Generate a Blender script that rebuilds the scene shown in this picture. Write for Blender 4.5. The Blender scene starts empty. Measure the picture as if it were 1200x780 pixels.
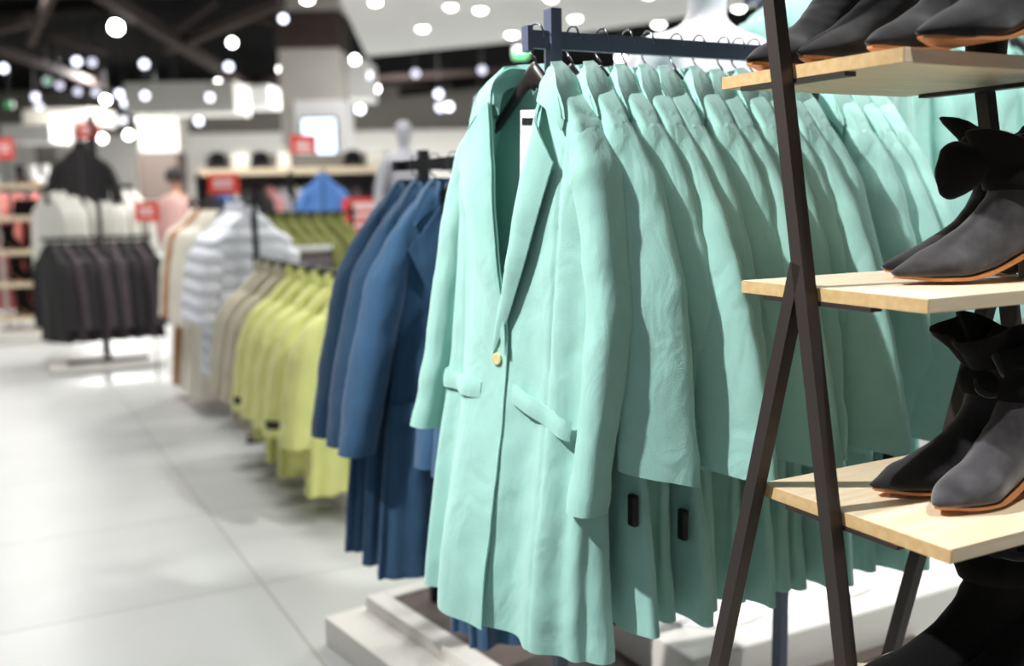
import bpy, bmesh, math, random
from mathutils import Vector, Matrix, noise
SC = bpy.context.scene
COL = SC.collection
PI = math.pi
rnd = random.Random(7)

# ------------------------------------------------------------------ camera model (1200 x 780)
FPX, PITCH, ROLL, EYE = 1186.0, math.radians(7.8), math.radians(1.0), 1.3
CP, SP, CR, SR = math.cos(PITCH), math.sin(PITCH), math.cos(ROLL), math.sin(ROLL)
FWD = Vector((0, CP, -SP)); UPV = Vector((0, SP, CP)); RGT = Vector((1, 0, 0))
AZ = math.radians(62.3)
U = Vector((math.sin(AZ), math.cos(AZ), 0))          # along the mint rail, to the right and away
V = Vector((-math.cos(AZ), math.sin(AZ), 0))         # along the aisle, to the left and away
ROT_V = math.radians(27.7)                           # a garment that faces down the aisle towards us
ROT_U = math.radians(-62.3)                          # a garment that faces the left end of the mint rail

def ray(px, py):
    xi, yi = px - 600, py - 390
    x = CR * xi - SR * yi; y = SR * xi + CR * yi
    return FWD + RGT * (x / FPX) - UPV * (y / FPX)
def atY(px, py, Y):
    d = ray(px, py); return Vector((0, 0, EYE)) + d * (Y / d.y)
def atZ(px, py, z):
    d = ray(px, py); return Vector((0, 0, EYE)) + d * ((z - EYE) / d.z)

cam = bpy.data.cameras.new('camera'); camo = bpy.data.objects.new('camera', cam); COL.objects.link(camo)
r_ = RGT * CR - UPV * SR; u_ = RGT * SR + UPV * CR; b_ = -FWD
camo.matrix_world = Matrix(((r_.x, u_.x, b_.x, 0), (r_.y, u_.y, b_.y, 0), (r_.z, u_.z, b_.z, EYE), (0, 0, 0, 1)))
cam.sensor_width = 36.0; cam.lens = 36.0 * FPX / 1200.0
cam.clip_start = 0.05; cam.clip_end = 200
cam.dof.use_dof = True; cam.dof.focus_distance = 1.50
cam.dof.aperture_fstop = (cam.lens / 1000.0) / 0.0165 
SC.camera = camo
SC.view_settings.view_transform = 'Standard'; SC.view_settings.look = 'None'
SC.view_settings.gamma = 1.0; SC.view_settings.use_curve_mapping = False
SC.view_settings.exposure = 0.0

# ------------------------------------------------------------------ materials
MATS = {}
def lin(c):
    return tuple((x / 255 / 12.92 if x / 255 <= .04045 else ((x / 255 + .055) / 1.055) ** 2.4) for x in c)
def mat(name, rgb, rough=.6, sheen=0, metal=0, bump=0, bscale=200, var=0, vscale=8, emit=0, spec=.5, coat=0, trans=0, crease=0):
    if name in MATS: return MATS[name]
    m = bpy.data.materials.new(name); m.use_nodes = True
    nt = m.node_tree; p = nt.nodes['Principled BSDF']
    c = (*lin(rgb), 1)
    p.inputs['Base Color'].default_value = c
    p.inputs['Roughness'].default_value = rough
    p.inputs['Metallic'].default_value = metal
    p.inputs['Specular IOR Level'].default_value = spec
    if sheen:
        p.inputs['Sheen Weight'].default_value = sheen; p.inputs['Sheen Roughness'].default_value = .5
    if coat: p.inputs['Coat Weight'].default_value = coat
    if trans: p.inputs['Transmission Weight'].default_value = trans
    if emit:
        p.inputs['Emission Color'].default_value = c; p.inputs['Emission Strength'].default_value = emit
        m.cycles.emission_sampling = 'NONE'
    tc = nt.nodes.new('ShaderNodeTexCoord')
    if var:
        n = nt.nodes.new('ShaderNodeTexNoise'); n.inputs['Scale'].default_value = vscale; n.inputs['Detail'].default_value = 4
        nt.links.new(tc.outputs['Object'], n.inputs['Vector'])
        mr = nt.nodes.new('ShaderNodeMapRange'); mr.inputs['From Min'].default_value = .3; mr.inputs['From Max'].default_value = .7
        mr.inputs['To Min'].default_value = 1 - var; mr.inputs['To Max'].default_value = 1 + var
        nt.links.new(n.outputs['Fac'], mr.inputs['Value'])
        mx = nt.nodes.new('ShaderNodeMix'); mx.data_type = 'RGBA'; mx.blend_type = 'MULTIPLY'; mx.inputs['Factor'].default_value = 1
        mx.inputs['A'].default_value = c; nt.links.new(mr.outputs['Result'], mx.inputs['B'])
        nt.links.new(mx.outputs['Result'], p.inputs['Base Color'])
    if bump:
        n = nt.nodes.new('ShaderNodeTexNoise'); n.inputs['Scale'].default_value = bscale; n.inputs['Detail'].default_value = 3
        nt.links.new(tc.outputs['Object'], n.inputs['Vector'])
        b = nt.nodes.new('ShaderNodeBump'); b.inputs['Strength'].default_value = bump; b.inputs['Distance'].default_value = .002
        nt.links.new(n.outputs['Fac'], b.inputs['Height']); nt.links.new(b.outputs['Normal'], p.inputs['Normal'])
        if crease:                                         # soft creases in the cloth
            n2 = nt.nodes.new('ShaderNodeTexNoise'); n2.inputs['Scale'].default_value = 9; n2.inputs['Detail'].default_value = 2.5; n2.inputs['Distortion'].default_value = .8
            mp = nt.nodes.new('ShaderNodeMapping'); mp.inputs['Scale'].default_value = (1.6, 1.6, .8); mp.inputs['Rotation'].default_value = (.3, .4, 0)
            nt.links.new(tc.outputs['Object'], mp.inputs['Vector']); nt.links.new(mp.outputs['Vector'], n2.inputs['Vector'])
            b2 = nt.nodes.new('ShaderNodeBump'); b2.inputs['Strength'].default_value = crease; b2.inputs['Distance'].default_value = .02
            nt.links.new(n2.outputs['Fac'], b2.inputs['Height']); nt.links.new(b2.outputs['Normal'], b.inputs['Normal'])
    MATS[name] = m
    return m

mat('mint_wool', (156, 205, 195), .92, .3, bump=.3, bscale=420, var=.03, vscale=30, spec=.25, crease=.35)
mat('mint_lining', (156, 206, 196), .6, .1, spec=.3)
mat('blue_wool', (50, 84, 116), .92, .2, bump=.3, bscale=400, var=.05, vscale=20, spec=.25, crease=.35)
mat('lime_cloth', (214, 217, 138), .85, .2, bump=.2, bscale=300, var=.05, vscale=9, spec=.3, crease=.5)
mat('beige_cloth', (190, 182, 160), .85, .2, var=.05)
mat('cream_wool', (236, 230, 214), .9, .2, var=.04)
mat('caramel_wool', (176, 118, 60), .9, .2, var=.05)
mat('white_nylon', (238, 240, 248), .5, 0, var=.02)
mat('olive_cloth', (112, 116, 56), .85, .1, var=.06)
mat('black_knit', (34, 32, 33), .9, .1, var=.1)
mat('white_cotton', (240, 238, 228), .9, .1, var=.03)
mat('pink_wool', (214, 128, 120), .9, .2, var=.05)
mat('denim', (84, 132, 200), .85, .1, var=.08)
mat('dusk_cloth', (70, 60, 66), .9, .1, var=.1)
mat('rose_cloth', (196, 140, 140), .9, .1, var=.05)
mat('grey_cloth', (150, 150, 152), .9, .1, var=.06)
mat('hanger_wood', (38, 32, 32), .35, var=.1, vscale=40)
mat('hook_steel', (120, 122, 128), .25, metal=1)
mat('rack_steel', (92, 98, 120), .42, metal=.1, var=.03)
mat('frame_steel', (66, 58, 56), .45, metal=.4, var=.04)
mat('black_steel', (28, 28, 30), .5, metal=.3)
mat('tag_black', (16, 16, 18), .45)
mat('tag_white', (242, 242, 246), .6)
mat('horn', (222, 205, 150), .3, spec=.6)
mat('suede', (60, 58, 62), .95, .5, bump=.25, bscale=600, var=.45, vscale=34, spec=.15)
mat('suede_dark', (32, 31, 34), .95, .4, bump=.25, bscale=600, var=.45, vscale=34, spec=.15)
mat('velvet_black', (9, 9, 10), .9, .12, bump=.3, bscale=200, spec=.15)
mat('sole_tan', (198, 130, 78), .5, var=.08)
mat('brass', (214, 176, 70), .3, metal=1)
mat('white_gloss', (240, 240, 240), .35, spec=.5)
mat('plinth_white', (236, 233, 226), .45, var=.015, vscale=3)
mat('mannequin_white', (228, 228, 236), .4)
mat('mannequin_grey', (176, 176, 184), .5)
mat('sign_red', (222, 66, 56), .6, var=.02)
mat('print_white', (246, 240, 238), .6)
mat('wall_white', (226, 224, 218), .8, var=.02, vscale=1)
mat('wall_grey', (120, 116, 110), .8, var=.03, vscale=1)
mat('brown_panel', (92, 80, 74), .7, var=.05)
mat('concrete', (186, 182, 174), .85, var=.05, vscale=2)
mat('ceiling_black', (9, 9, 10), .95, var=.2, vscale=2, spec=.03)
mat('duct', (22, 20, 20), .8, spec=.1)
mat('beam', (66, 57, 54), .85, var=.05, spec=.1)
mat('soffit', (242, 242, 240), .8, var=.02, vscale=1)
mat('lamp_glow', (255, 252, 245), emit=16)
mat('lamp_soft', (235, 240, 255), emit=4)
mat('lamp_faint', (214, 214, 235), emit=1.6)
mat('lamp_key', (255, 254, 250), emit=60)
mat('exit_green', (40, 170, 90), emit=.9)
mat('screen_glow', (214, 234, 255), emit=2.2)
mat('skin', (196, 150, 126), .6)
mat('hair_dark', (34, 26, 24), .6, bump=.4, bscale=90)
mat('blush_cloth', (212, 172, 166), .9, .1)
mat('cap_red', (180, 40, 44), .8)

def wood_mat(name, a, b):
    m = bpy.data.materials.new(name); m.use_nodes = True
    nt = m.node_tree; p = nt.nodes['Principled BSDF']; p.inputs['Roughness'].default_value = .5
    tc = nt.nodes.new('ShaderNodeTexCoord'); mp = nt.nodes.new('ShaderNodeMapping'); mp.inputs['Scale'].default_value = (2, 26, 26)
    n = nt.nodes.new('ShaderNodeTexNoise'); n.inputs['Scale'].default_value = 3; n.inputs['Detail'].default_value = 5
    cr = nt.nodes.new('ShaderNodeValToRGB'); cr.color_ramp.elements[0].color = (*lin(a), 1); cr.color_ramp.elements[1].color = (*lin(b), 1)
    cr.color_ramp.elements[0].position = .35; cr.color_ramp.elements[1].position = .65
    nt.links.new(tc.outputs['Object'], mp.inputs['Vector']); nt.links.new(mp.outputs['Vector'], n.inputs['Vector'])
    nt.links.new(n.outputs['Fac'], cr.inputs['Fac']); nt.links.new(cr.outputs['Color'], p.inputs['Base Color'])
    MATS[name] = m
wood_mat('birch', (226, 206, 172), (238, 222, 194))
wood_mat('birch_edge_shaded', (200, 168, 118), (214, 184, 134))  # board ends: laminate tan, with the darker side's shade mixed into the colour

def floor_mat():
    m = bpy.data.materials.new('floor_tile'); m.use_nodes = True
    nt = m.node_tree; p = nt.nodes['Principled BSDF']
    tc = nt.nodes.new('ShaderNodeTexCoord'); mp = nt.nodes.new('ShaderNodeMapping')
    mp.inputs['Rotation'].default_value = (0, 0, -ROT_V); mp.inputs['Location'].default_value = (.13, .27, 0)
    nt.links.new(tc.outputs['Object'], mp.inputs['Vector'])
    br = nt.nodes.new('ShaderNodeTexBrick'); br.offset = 0; br.inputs['Scale'].default_value = 1
    br.inputs['Brick Width'].default_value = .9; br.inputs['Row Height'].default_value = .9
    br.inputs['Mortar Size'].default_value = .0035; br.inputs['Mortar Smooth'].default_value = .1
    br.inputs['Color1'].default_value = (*lin((199, 201, 199)), 1); br.inputs['Color2'].default_value = (*lin((194, 196, 194)), 1)
    br.inputs['Mortar'].default_value = (*lin((156, 155, 150)), 1)
    nt.links.new(mp.outputs['Vector'], br.inputs['Vector'])
    n = nt.nodes.new('ShaderNodeTexNoise'); n.inputs['Scale'].default_value = 2.2; n.inputs['Detail'].default_value = 6
    nt.links.new(mp.outputs['Vector'], n.inputs['Vector'])
    mr = nt.nodes.new('ShaderNodeMapRange'); mr.inputs['From Min'].default_value = .3; mr.inputs['From Max'].default_value = .7
    mr.inputs['To Min'].default_value = .95; mr.inputs['To Max'].default_value = 1.04
    nt.links.new(n.outputs['Fac'], mr.inputs['Value'])
    mx = nt.nodes.new('ShaderNodeMix'); mx.data_type = 'RGBA'; mx.blend_type = 'MULTIPLY'; mx.inputs['Factor'].default_value = 1
    nt.links.new(br.outputs['Color'], mx.inputs['A']); nt.links.new(mr.outputs['Result'], mx.inputs['B'])
    nt.links.new(mx.outputs['Result'], p.inputs['Base Color'])
    p.inputs['Roughness'].default_value = .32; p.inputs['Specular IOR Level'].default_value = .4
    MATS['floor_tile'] = m
floor_mat()

# ------------------------------------------------------------------ mesh helpers
class MB:
    """collects shapes into one mesh"""
    def __init__(s): s.v = []; s.f = []
    def add(s, vs, fs):
        o = len(s.v); s.v += [tuple(x) for x in vs]; s.f += [tuple(i + o for i in q) for q in fs]; return s
    def box(s, c, size, rz=0, M=None, bev=0):
        x, y, z = size[0] / 2, size[1] / 2, size[2] / 2
        if bev:
            b = bev
            bm = bmesh.new(); bmesh.ops.create_cube(bm, size=1)
            for q in bm.verts: q.co = Vector((q.co.x * 2 * x, q.co.y * 2 * y, q.co.z * 2 * z))
            bmesh.ops.bevel(bm, geom=list(bm.edges), offset=b, segments=2, affect='EDGES', profile=.5)
            vs = [q.co.copy() for q in bm.verts]; bm.verts.index_update(); fs = [[q.index for q in fa.verts] for fa in bm.faces]; bm.free()
        else:
            vs = [Vector((i * x, j * y, k * z)) for i in (-1, 1) for j in (-1, 1) for k in (-1, 1)]
            fs = [(0, 1, 3, 2), (4, 6, 7, 5), (0, 4, 5, 1), (2, 3, 7, 6), (0, 2, 6, 4), (1, 5, 7, 3)]
        R = M if M else Matrix.Rotation(rz, 3, 'Z')
        return s.add([R @ q + Vector(c) for q in vs], fs)
    def bar(s, a, b, w, h=None, side=None):
        """square bar from a to b; side = a direction that lies in the width"""
        a, b = Vector(a), Vector(b); d = (b - a).normalized(); h = h or w
        sd = Vector(side) if side else (Vector((0, 0, 1)).cross(d) if abs(d.z) < .95 else Vector((1, 0, 0)))
        sd = (sd - d * sd.dot(d)).normalized(); up = d.cross(sd)
        vs = [p + sd * i * w / 2 + up * j * h / 2 for p in (a, b) for i, j in ((-1, -1), (1, -1), (1, 1), (-1, 1))]
        return s.add(vs, [(0, 1, 2, 3), (7, 6, 5, 4), (0, 4, 5, 1), (1, 5, 6, 2), (2, 6, 7, 3), (3, 7, 4, 0)])
    def tube(s, pts, r, n=8, cap=True):
        pts = [Vector(p) for p in pts]; rs = r if isinstance(r, (list, tuple)) else [r] * len(pts)
        vs = []; prev = None
        for i, p in enumerate(pts):
            d = (pts[min(i + 1, len(pts) - 1)] - pts[max(i - 1, 0)]).normalized()
            if prev is None:
                a = d.orthogonal().normalized()
            else:
                a = (prev - d * prev.dot(d)).normalized()
            prev = a; b = d.cross(a)
            vs += [p + (a * math.cos(2 * PI * k / n) + b * math.sin(2 * PI * k / n)) * rs[i] for k in range(n)]
        fs = [(i * n + k, i * n + (k + 1) % n, (i + 1) * n + (k + 1) % n, (i + 1) * n + k) for i in range(len(pts) - 1) for k in range(n)]
        if cap: fs += [tuple(range(n))[::-1], tuple((len(pts) - 1) * n + k for k in range(n))]
        return s.add(vs, fs)
    def lathe(s, prof, n=16, c=(0, 0, 0), M=None):
        vs = []
        for r, z in prof:
            vs += [Vector((r * math.cos(2 * PI * k / n), r * math.sin(2 * PI * k / n), z)) for k in range(n)]
        if M: vs = [M @ q for q in vs]
        vs = [q + Vector(c) for q in vs]; L = len(prof)
        fs = [(i * n + k, i * n + (k + 1) % n, (i + 1) * n + (k + 1) % n, (i + 1) * n + k) for i in range(L - 1) for k in range(n)]
        fs += [tuple(range(n))[::-1], tuple((L - 1) * n + k for k in range(n))]
        return s.add(vs, fs)
    def grid(s, rows, closed=False, cap0=False, cap1=False):
        n = len(rows[0]); vs = [q for r in rows for q in r]
        kk = n if closed else n - 1
        fs = [(i * n + k, i * n + (k + 1) % n, (i + 1) * n + (k + 1) % n, (i + 1) * n + k) for i in range(len(rows) - 1) for k in range(kk)]
        if cap0: fs.append(tuple(range(n))[::-1])
        if cap1: fs.append(tuple((len(rows) - 1) * n + k for k in range(n)))
        return s.add(vs, fs)
    def mesh(s, name, material, smooth=False, fix=True):
        me = bpy.data.meshes.new(name); me.from_pydata(s.v, [], s.f)
        if fix:
            bm = bmesh.new(); bm.from_mesh(me); bmesh.ops.recalc_face_normals(bm, faces=bm.faces); bm.to_mesh(me); bm.free()
        me.materials.append(MATS[material])
        if smooth: me.polygons.foreach_set('use_smooth', [True] * len(me.polygons))
        return me
    def build(s, name, material, parent=None, loc=None, rz=0, smooth=False, fix=True):
        o = bpy.data.objects.new(name, s.mesh(name, material, smooth, fix)); COL.objects.link(o)
        if parent: o.parent = parent
        if loc is not None: o.location = loc
        if rz: o.rotation_euler.z = rz
        return o

def tag(o, label=None, cat=None, group=None, kind=None):
    if label: o['label'] = label
    if cat: o['category'] = cat
    if group: o['group'] = group
    if kind: o['kind'] = kind
    return o
def empty(name, loc=(0, 0, 0), rz=0, label=None, cat=None, group=None):
    o = bpy.data.objects.new(name, None); COL.objects.link(o); o.empty_display_size = .05
    o.location = loc; o.rotation_euler = (0, 0, rz)
    return tag(o, label, cat, group)
def link(name, me, parent, mods=()):
    o = bpy.data.objects.new(name, me); COL.objects.link(o); o.parent = parent
    for k, a in mods:
        if k == 'solid':
            m = o.modifiers.new('thickness', 'SOLIDIFY'); m.thickness = a; m.offset = 0 if a < .004 else -1
            m = o.modifiers.new('crisp_edges', 'EDGE_SPLIT'); m.split_angle = math.radians(50)
        if k == 'sub':
            m = o.modifiers.new('smooth', 'SUBSURF'); m.levels = a; m.render_levels = a
    return o
def copy_tree(o, parent=None):
    c = o.copy(); COL.objects.link(c); c.parent = parent
    for ch in list(o.children): copy_tree(ch, c)
    return c
ORD = ['first', 'second', 'third', 'fourth', 'fifth', 'sixth', 'seventh', 'eighth', 'ninth', 'tenth', 'eleventh', 'twelfth', 'thirteenth', 'fourteenth', 'fifteenth']

def curve1(tab):
    """smooth interpolation through (key, value) pairs, keys ascending"""
    ks = [k for k, _ in tab]; vs = [v for _, v in tab]; n = len(tab)
    ms = []
    for i in range(n):
        a, b = max(i - 1, 0), min(i + 1, n - 1)
        ms.append((vs[b] - vs[a]) / (ks[b] - ks[a]))
    def f(x):
        if x <= ks[0]: return vs[0]
        if x >= ks[-1]: return vs[-1]
        for i in range(n - 1):
            if x <= ks[i + 1]:
                h = ks[i + 1] - ks[i]; t = (x - ks[i]) / h
                return (vs[i] * (2 * t ** 3 - 3 * t ** 2 + 1) + ms[i] * h * (t ** 3 - 2 * t ** 2 + t)
                        + vs[i + 1] * (-2 * t ** 3 + 3 * t ** 2) + ms[i + 1] * h * (t ** 3 - t ** 2))
    return f
def spline(pts, n):
    """Catmull-Rom through points of any dimension"""
    out = []; L = len(pts)
    for k in range(n):
        t = k / (n - 1) * (L - 1); i = min(int(t), L - 2); t -= i
        p0, p1, p2, p3 = pts[max(i - 1, 0)], pts[i], pts[i + 1], pts[min(i + 2, L - 1)]
        out.append(tuple(.5 * (2 * b + (c - a) * t + (2 * a - 5 * b + 4 * c - d) * t * t + (3 * b - a - 3 * c + d) * t ** 3)
                         for a, b, c, d in zip(p0, p1, p2, p3)))
    return out
def sstep(a, b, x):
    t = max(0, min(1, (x - a) / (b - a))); return t * t * (3 - 2 * t)

# ------------------------------------------------------------------ garments
def garment(st):
    """meshes of one hanging garment; local x to its left-hand side as we face it, -y its front, z = 0 at the rail top"""
    W, DF, DB = curve1(st['W']), curve1(st['DF']), curve1(st['DB'])
    L, h0, e0 = st['L'], st['W'][0][0], 2 / st.get('n', 2.5)
    rg = random.Random(st['seed']); A, nf = st['fold']
    ph = [(rg.uniform(.6, 1.4), nf * k + rg.uniform(-.3, .3), rg.uniform(0, 6.3), rg.uniform(-1.2, 1.2)) for k in (1, 1.7, 2.6)]
    so = Vector((rg.uniform(0, 50), rg.uniform(0, 50), rg.uniform(0, 50)))
    xA, xB = curve1(st['xA']), curve1(st['xB'])
    fs_, quilt, wr = st.get('fold_from', .22), st.get('quilt', 0), st.get('wrinkle', .004)
    sway = st.get('sway', 0)
    ex = lambda h: e0 + (.27 - e0) * (1 - sstep(.17, .36, h)) * sstep(.06, .10, h)
    def B(th, h, off=0):
        w, s, c = W(h), math.sin(th), math.cos(th); e = ex(h)
        d = DF(h) if c > 0 else DB(h)
        x = -w * math.copysign(abs(s) ** e, s); y = -d * math.copysign(abs(c) ** e, c)
        nx, ny = -s / max(w, .02), -c / max(d, .012); q = math.hypot(nx, ny); nx /= q; ny /= q
        k = sstep(fs_, L, h)
        g = A * k * sum(a * math.sin(n_ * th + p + zz * h * 2) for a, n_, p, zz in ph) / 2
        if wr: g += wr * sstep(.12, .3, h) * noise.noise(Vector((x * 9, y * 9, h * 5)) + so) + wr * .5 * noise.noise(Vector((x * 22 + h * 8, y * 20, h * 16)) + so)
        if quilt: g += quilt * (abs(math.sin(PI * (h - h0) / .085)) - .5) * sstep(.1, .2, h)
        for xs, sg in st.get('seams', ()):                     # stitched seam: a fine groove
            if (c > 0) == (sg > 0) and h > .2 and not off: g -= .0035 * math.exp(-((x - xs(h)) / .0042) ** 2)
        g += off
        return Vector((x + nx * g, y + ny * g + sway * sstep(.2, L, h), -h))
    def th_of(x, h):
        s = min(.999, (abs(x) / W(h)) ** (1 / ex(h))); return math.asin(s) * (-1 if x > 0 else 1)
    nc, nr = st['res']
    hs = [h0 + (.18 - h0) * (i / (nr // 5)) ** 1.2 for i in range(nr // 5)] + [.18 + (L - .18) * i / (nr - nr // 5) for i in range(nr - nr // 5 + 1)]
    rows = []
    closed = st.get('closed', False)
    for h in hs:
        a, b = th_of(xA(h), h), 2 * PI + th_of(xB(h), h)
        if closed: a, b = 0, 2 * PI
        row = []
        for k in range(nc if closed else nc + 1):
            t = k / nc
            th = a + (b - a) * t
            hh = h + st.get('hem_wave', .0) * sstep(L - .25, L, h) * math.sin(th * 3 + ph[0][2])
            if st.get('dip') and not closed:
                fa = math.exp(-((1 - t) / .09) ** 2); fb = math.exp(-(t / .07) ** 2)
                hh += sstep(L - .3, L, h) * (st['dip'] * fa - .012 * fb)
            p = B(th, hh)
            if not closed:
                fa = 1 - sstep(0, .07, t); fb = sstep(.93, 1, t)
                p.y += -.010 * fa + .006 * fb
                # the free front edges swing a little below the button
                sw = sstep(st['hb'] if st.get('hb') else .5, L, h)
                p.y += sw * (-.012 * math.exp(-((t - .035) / .03) ** 2) + .01 * math.exp(-((1 - t - .03) / .03) ** 2)) * (1 if nc > 60 else .5)
            row.append(p)
        rows.append(row)
    out = [('body', MB().grid(rows, closed).mesh('body', st['mat'], True), (('solid', st.get('thick', .003)),), None)]
    FY = lambda x, h: B(th_of(x, h), h).y
    # ---- sleeves
    for sg in (-1, 1):
        T = st['sleeve_far'] if sg < 0 and 'sleeve_far' in st else st['sleeve']
        if not T: continue
        m = st.get('sres', (20, 44)); rr = []
        sp = spline(T, m[1]); s2 = so * (1 + .3 * sg)
        for j, (h, x, y, rx, ry, phi) in enumerate(sp):
            mj, mn = Vector((math.sin(phi) * sg, math.cos(phi), 0)), Vector((math.cos(phi) * sg, -math.sin(phi), 0))
            ring = []
            for k in range(m[0]):
                al = 2 * PI * k / m[0]; ca, sa = math.cos(al), math.sin(al)
                g = mj * ry * math.copysign(abs(ca) ** .8, ca) + mn * rx * math.copysign(abs(sa) ** .8, sa)
                p = Vector((sg * x, y, -h)) + g
                q = g.normalized()
                w_ = st.get('swr', .006) * (noise.noise(Vector((p.x * 14 + h * 10, p.y * 14, h * 13)) + s2) + .6 * noise.noise(Vector((p.x * 7 - h * 4, p.y * 30, h * 24)) + s2)) * sstep(.15, .25, h)
                if quilt: w_ += quilt * (abs(math.sin(PI * h / .085)) - .5)
                if h > T[-1][0] - .052 and not quilt: w_ += .0018
                p += q * w_
                if sstep(T[-1][0] - .1, T[-1][0], h): p.z -= .012 * ca * st.get('cuffslant', 0) * sstep(T[-1][0] - .1, T[-1][0], h)
                ring.append(p)
            rr.append(ring)
        out.append(('sleeve', MB().grid(rr, True, cap0=True).mesh('sleeve', st['mat'], True), (('solid', st.get('thick', .003)),), None))
        if st.get('strap'):
            h, x, y, rx, ry, phi = sp[-5]
            o = MB(); pts = []
            mj, mn = Vector((math.sin(phi) * sg, math.cos(phi), 0)), Vector((math.cos(phi) * sg, -math.sin(phi), 0))
            rr = [[Vector((sg * x, y, -h - dz)) + mj * (ry + .006) * math.cos(al) + mn * (rx + .006) * math.sin(al) for al in [2 * PI * k / 14 for k in range(14)]] for dz in (-.016, .016)]
            out.append(('cuff_strap', MB().grid(rr, True).mesh('cuff_strap', 'tag_black', True), (('solid', .004),), None))
    # ---- collar
    ck, cd = st['collar'], st.get('cd', .045)
    if ck == 'notch':
        # (fold line, outer edge, inner foot) control points from the back centre forwards
        for_side = [((0, cd * .8, .052), (0, cd * 1.35, .106), (0, cd * .75, .088)),
                    ((.04, cd * .55, .052), (.072, cd * 1.1, .122), (.038, cd * .5, .088)),
                    ((.060, 0, .056), (.122, .0, .150), (.056, 0, .092)),
                    ((.061, -cd * .7, .080), (.124, -cd * .9, .154), (.055, -cd * .6, .105)),
                    ((.055, -cd * 1.0, .122), (.124, -cd * 1.2, .172), (.05, -cd * .9, .14))]
        full = [tuple(tuple((-p[0], p[1], p[2])) for p in q) for q in for_side[:0:-1]] + for_side
        n = 34 if nc > 60 else 18; cols = [spline([q[i] for q in full], n) for i in range(3)]
        rows = []
        for k in range(n):
            f_, o_, i_ = (Vector((c[k][0], c[k][1], -c[k][2])) for c in cols)
            line = [i_, i_.lerp(f_, .5), i_.lerp(f_, .85)]
            for t in (0, .12, .3, .5, .7, .85, 1):
                p = f_.lerp(o_, t); r = Vector((o_.x, o_.y, 0))
                bulge = .010 * math.sin(PI * min(1, t * 1.0)) ** .7
                p += Vector((r.x, r.y * 1.6, 0)).normalized() * bulge + Vector((0, 0, .004 * math.sin(PI * t)))
                if abs(p.x) > W(max(h0, -p.z)) * .2 and p.y < 0:
                    lim = FY(max(-W(-p.z) * .97, min(W(-p.z) * .97, p.x)), max(h0, -p.z)) - .007
                    p.y = min(p.y, lim - .006 * math.sin(PI * t))
                line.append(p)
            rows.append(line)
        out.append(('collar', MB().grid(rows).mesh('collar', st['mat'], True), (('solid', .0045),), None))
        hb, hn = st['hb'], st.get('hn', .222)
        for sg in (-1, 1):
            ed = xA if sg < 0 else xB
            xn = st.get('xn', (.142, .142))[0 if sg < 0 else 1]
            rows = []; nt_, nq = (30, 12) if nc > 60 else (14, 6)
            for i in range(nt_ + 1):
                t = i / nt_
                hi = hb + (.118 - hb) * t; ix = ed(hi)
                ox = ed(hb) + (sg * xn - ed(hb)) * t + sg * .010 * math.sin(PI * t); oh = hb + (hn - hb) * t
                row = []
                for j in range(nq + 1):
                    q = j / nq
                    x, h = ix + (ox - ix) * q, hi + (oh - hi) * q
                    off = (.007 if sg < 0 else .004) + (.012 * math.sin(PI * q ** .8) * min(1, t * 2.5) + .007 * sstep(0, .4, q)) * st.get('roll', 1)
                    y = FY(max(-W(h) * .99, min(W(h) * .99, x)), h) - off - (.010 if sg < 0 else -.004) * (1 - sstep(0, .35, q))
                    row.append(Vector((x, y, -h)))
                rows.append(row)
            out.append(('lapel', MB().grid(rows).mesh('lapel', st['mat'], True), (('solid', .0045),), None))
    elif ck in ('stand', 'crew', 'hood'):
        hgt = dict(stand=.045, crew=.016, hood=.05)[ck]; rows = []
        for j in range(6):
            t = j / 5; w = W(h0) * (1 + .12 * math.sin(PI * t)) + .004; d = DB(h0) * (1 + .2 * math.sin(PI * t)) + .006
            rows.append([Vector((-w * math.sin(a), -d * math.cos(a) , -h0 - .012 + (hgt + .012) * t - .03 * math.cos(a) * (.5 + .5 * math.cos(a)))) for a in [2 * PI * k / 22 for k in range(22)]])
        out.append(('collar', MB().grid(rows, True).mesh('collar', st.get('cmat', st['mat']), True), (('solid', .005),), None))
        if ck == 'hood':
            rows = []
            for j in range(10):
                t = j / 9; rows.append([Vector((math.sin(a) * (.055 + .065 * math.sin(PI * t)), DB(.12) * .6 + .03 * math.sin(PI * t) * (1.2 - abs(math.sin(a)) * .5), -.06 - .20 * t + .03 * math.cos(a * 1.4) )) for a in [-1.5 + 3 * k / 14 for k in range(15)]])
            out.append(('hood', MB().grid(rows).mesh('hood', st['mat'], True), (('solid', .008),), None))
    # ---- pockets, button, tags
    for (x0, x1, ha, hb_, wd) in st.get('pockets', ()):
        rows = []
        for j in range(5):
            row = []
            for k in range(31):
                t = k / 30; x = x0 + (x1 - x0) * t; h = ha + (hb_ - ha) * t + wd * j / 4
                x = max(-W(h) * .985, min(W(h) * .985, x))
                row.append(B(th_of(x, h), h, .0075 - .002 * abs(j / 2 - 1)) + Vector((0, -.0015, 0)))
            rows.append(row)
        out.append(('pocket_flap', MB().grid(rows).mesh('pocket_flap', st['mat'], True), (('solid', .0038),), None))
    if st.get('button'):
        x, h = st['button']; M = Matrix.Rotation(PI / 2, 3, 'X'); p = Vector((x, FY(x, h) - .012, -h))
        out.append(('button', MB().lathe([(.004, -.002), (.0095, -.002), (.0115, .001), (.0105, .004), (.0075, .0028), (.002, .0028)], 18, p, M).mesh('button', 'horn', True), (), None))
    if st.get('secure'):
        x, h = st['secure']; th = th_of(x, h); 
        if st.get('secure_back'): th = PI - th
        p = B(th, h, .008)
        out.append(('security_tag', MB().box(p, (.02, .012, .055), 0, None, .004).mesh('security_tag', 'tag_black'), (), None))
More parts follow.
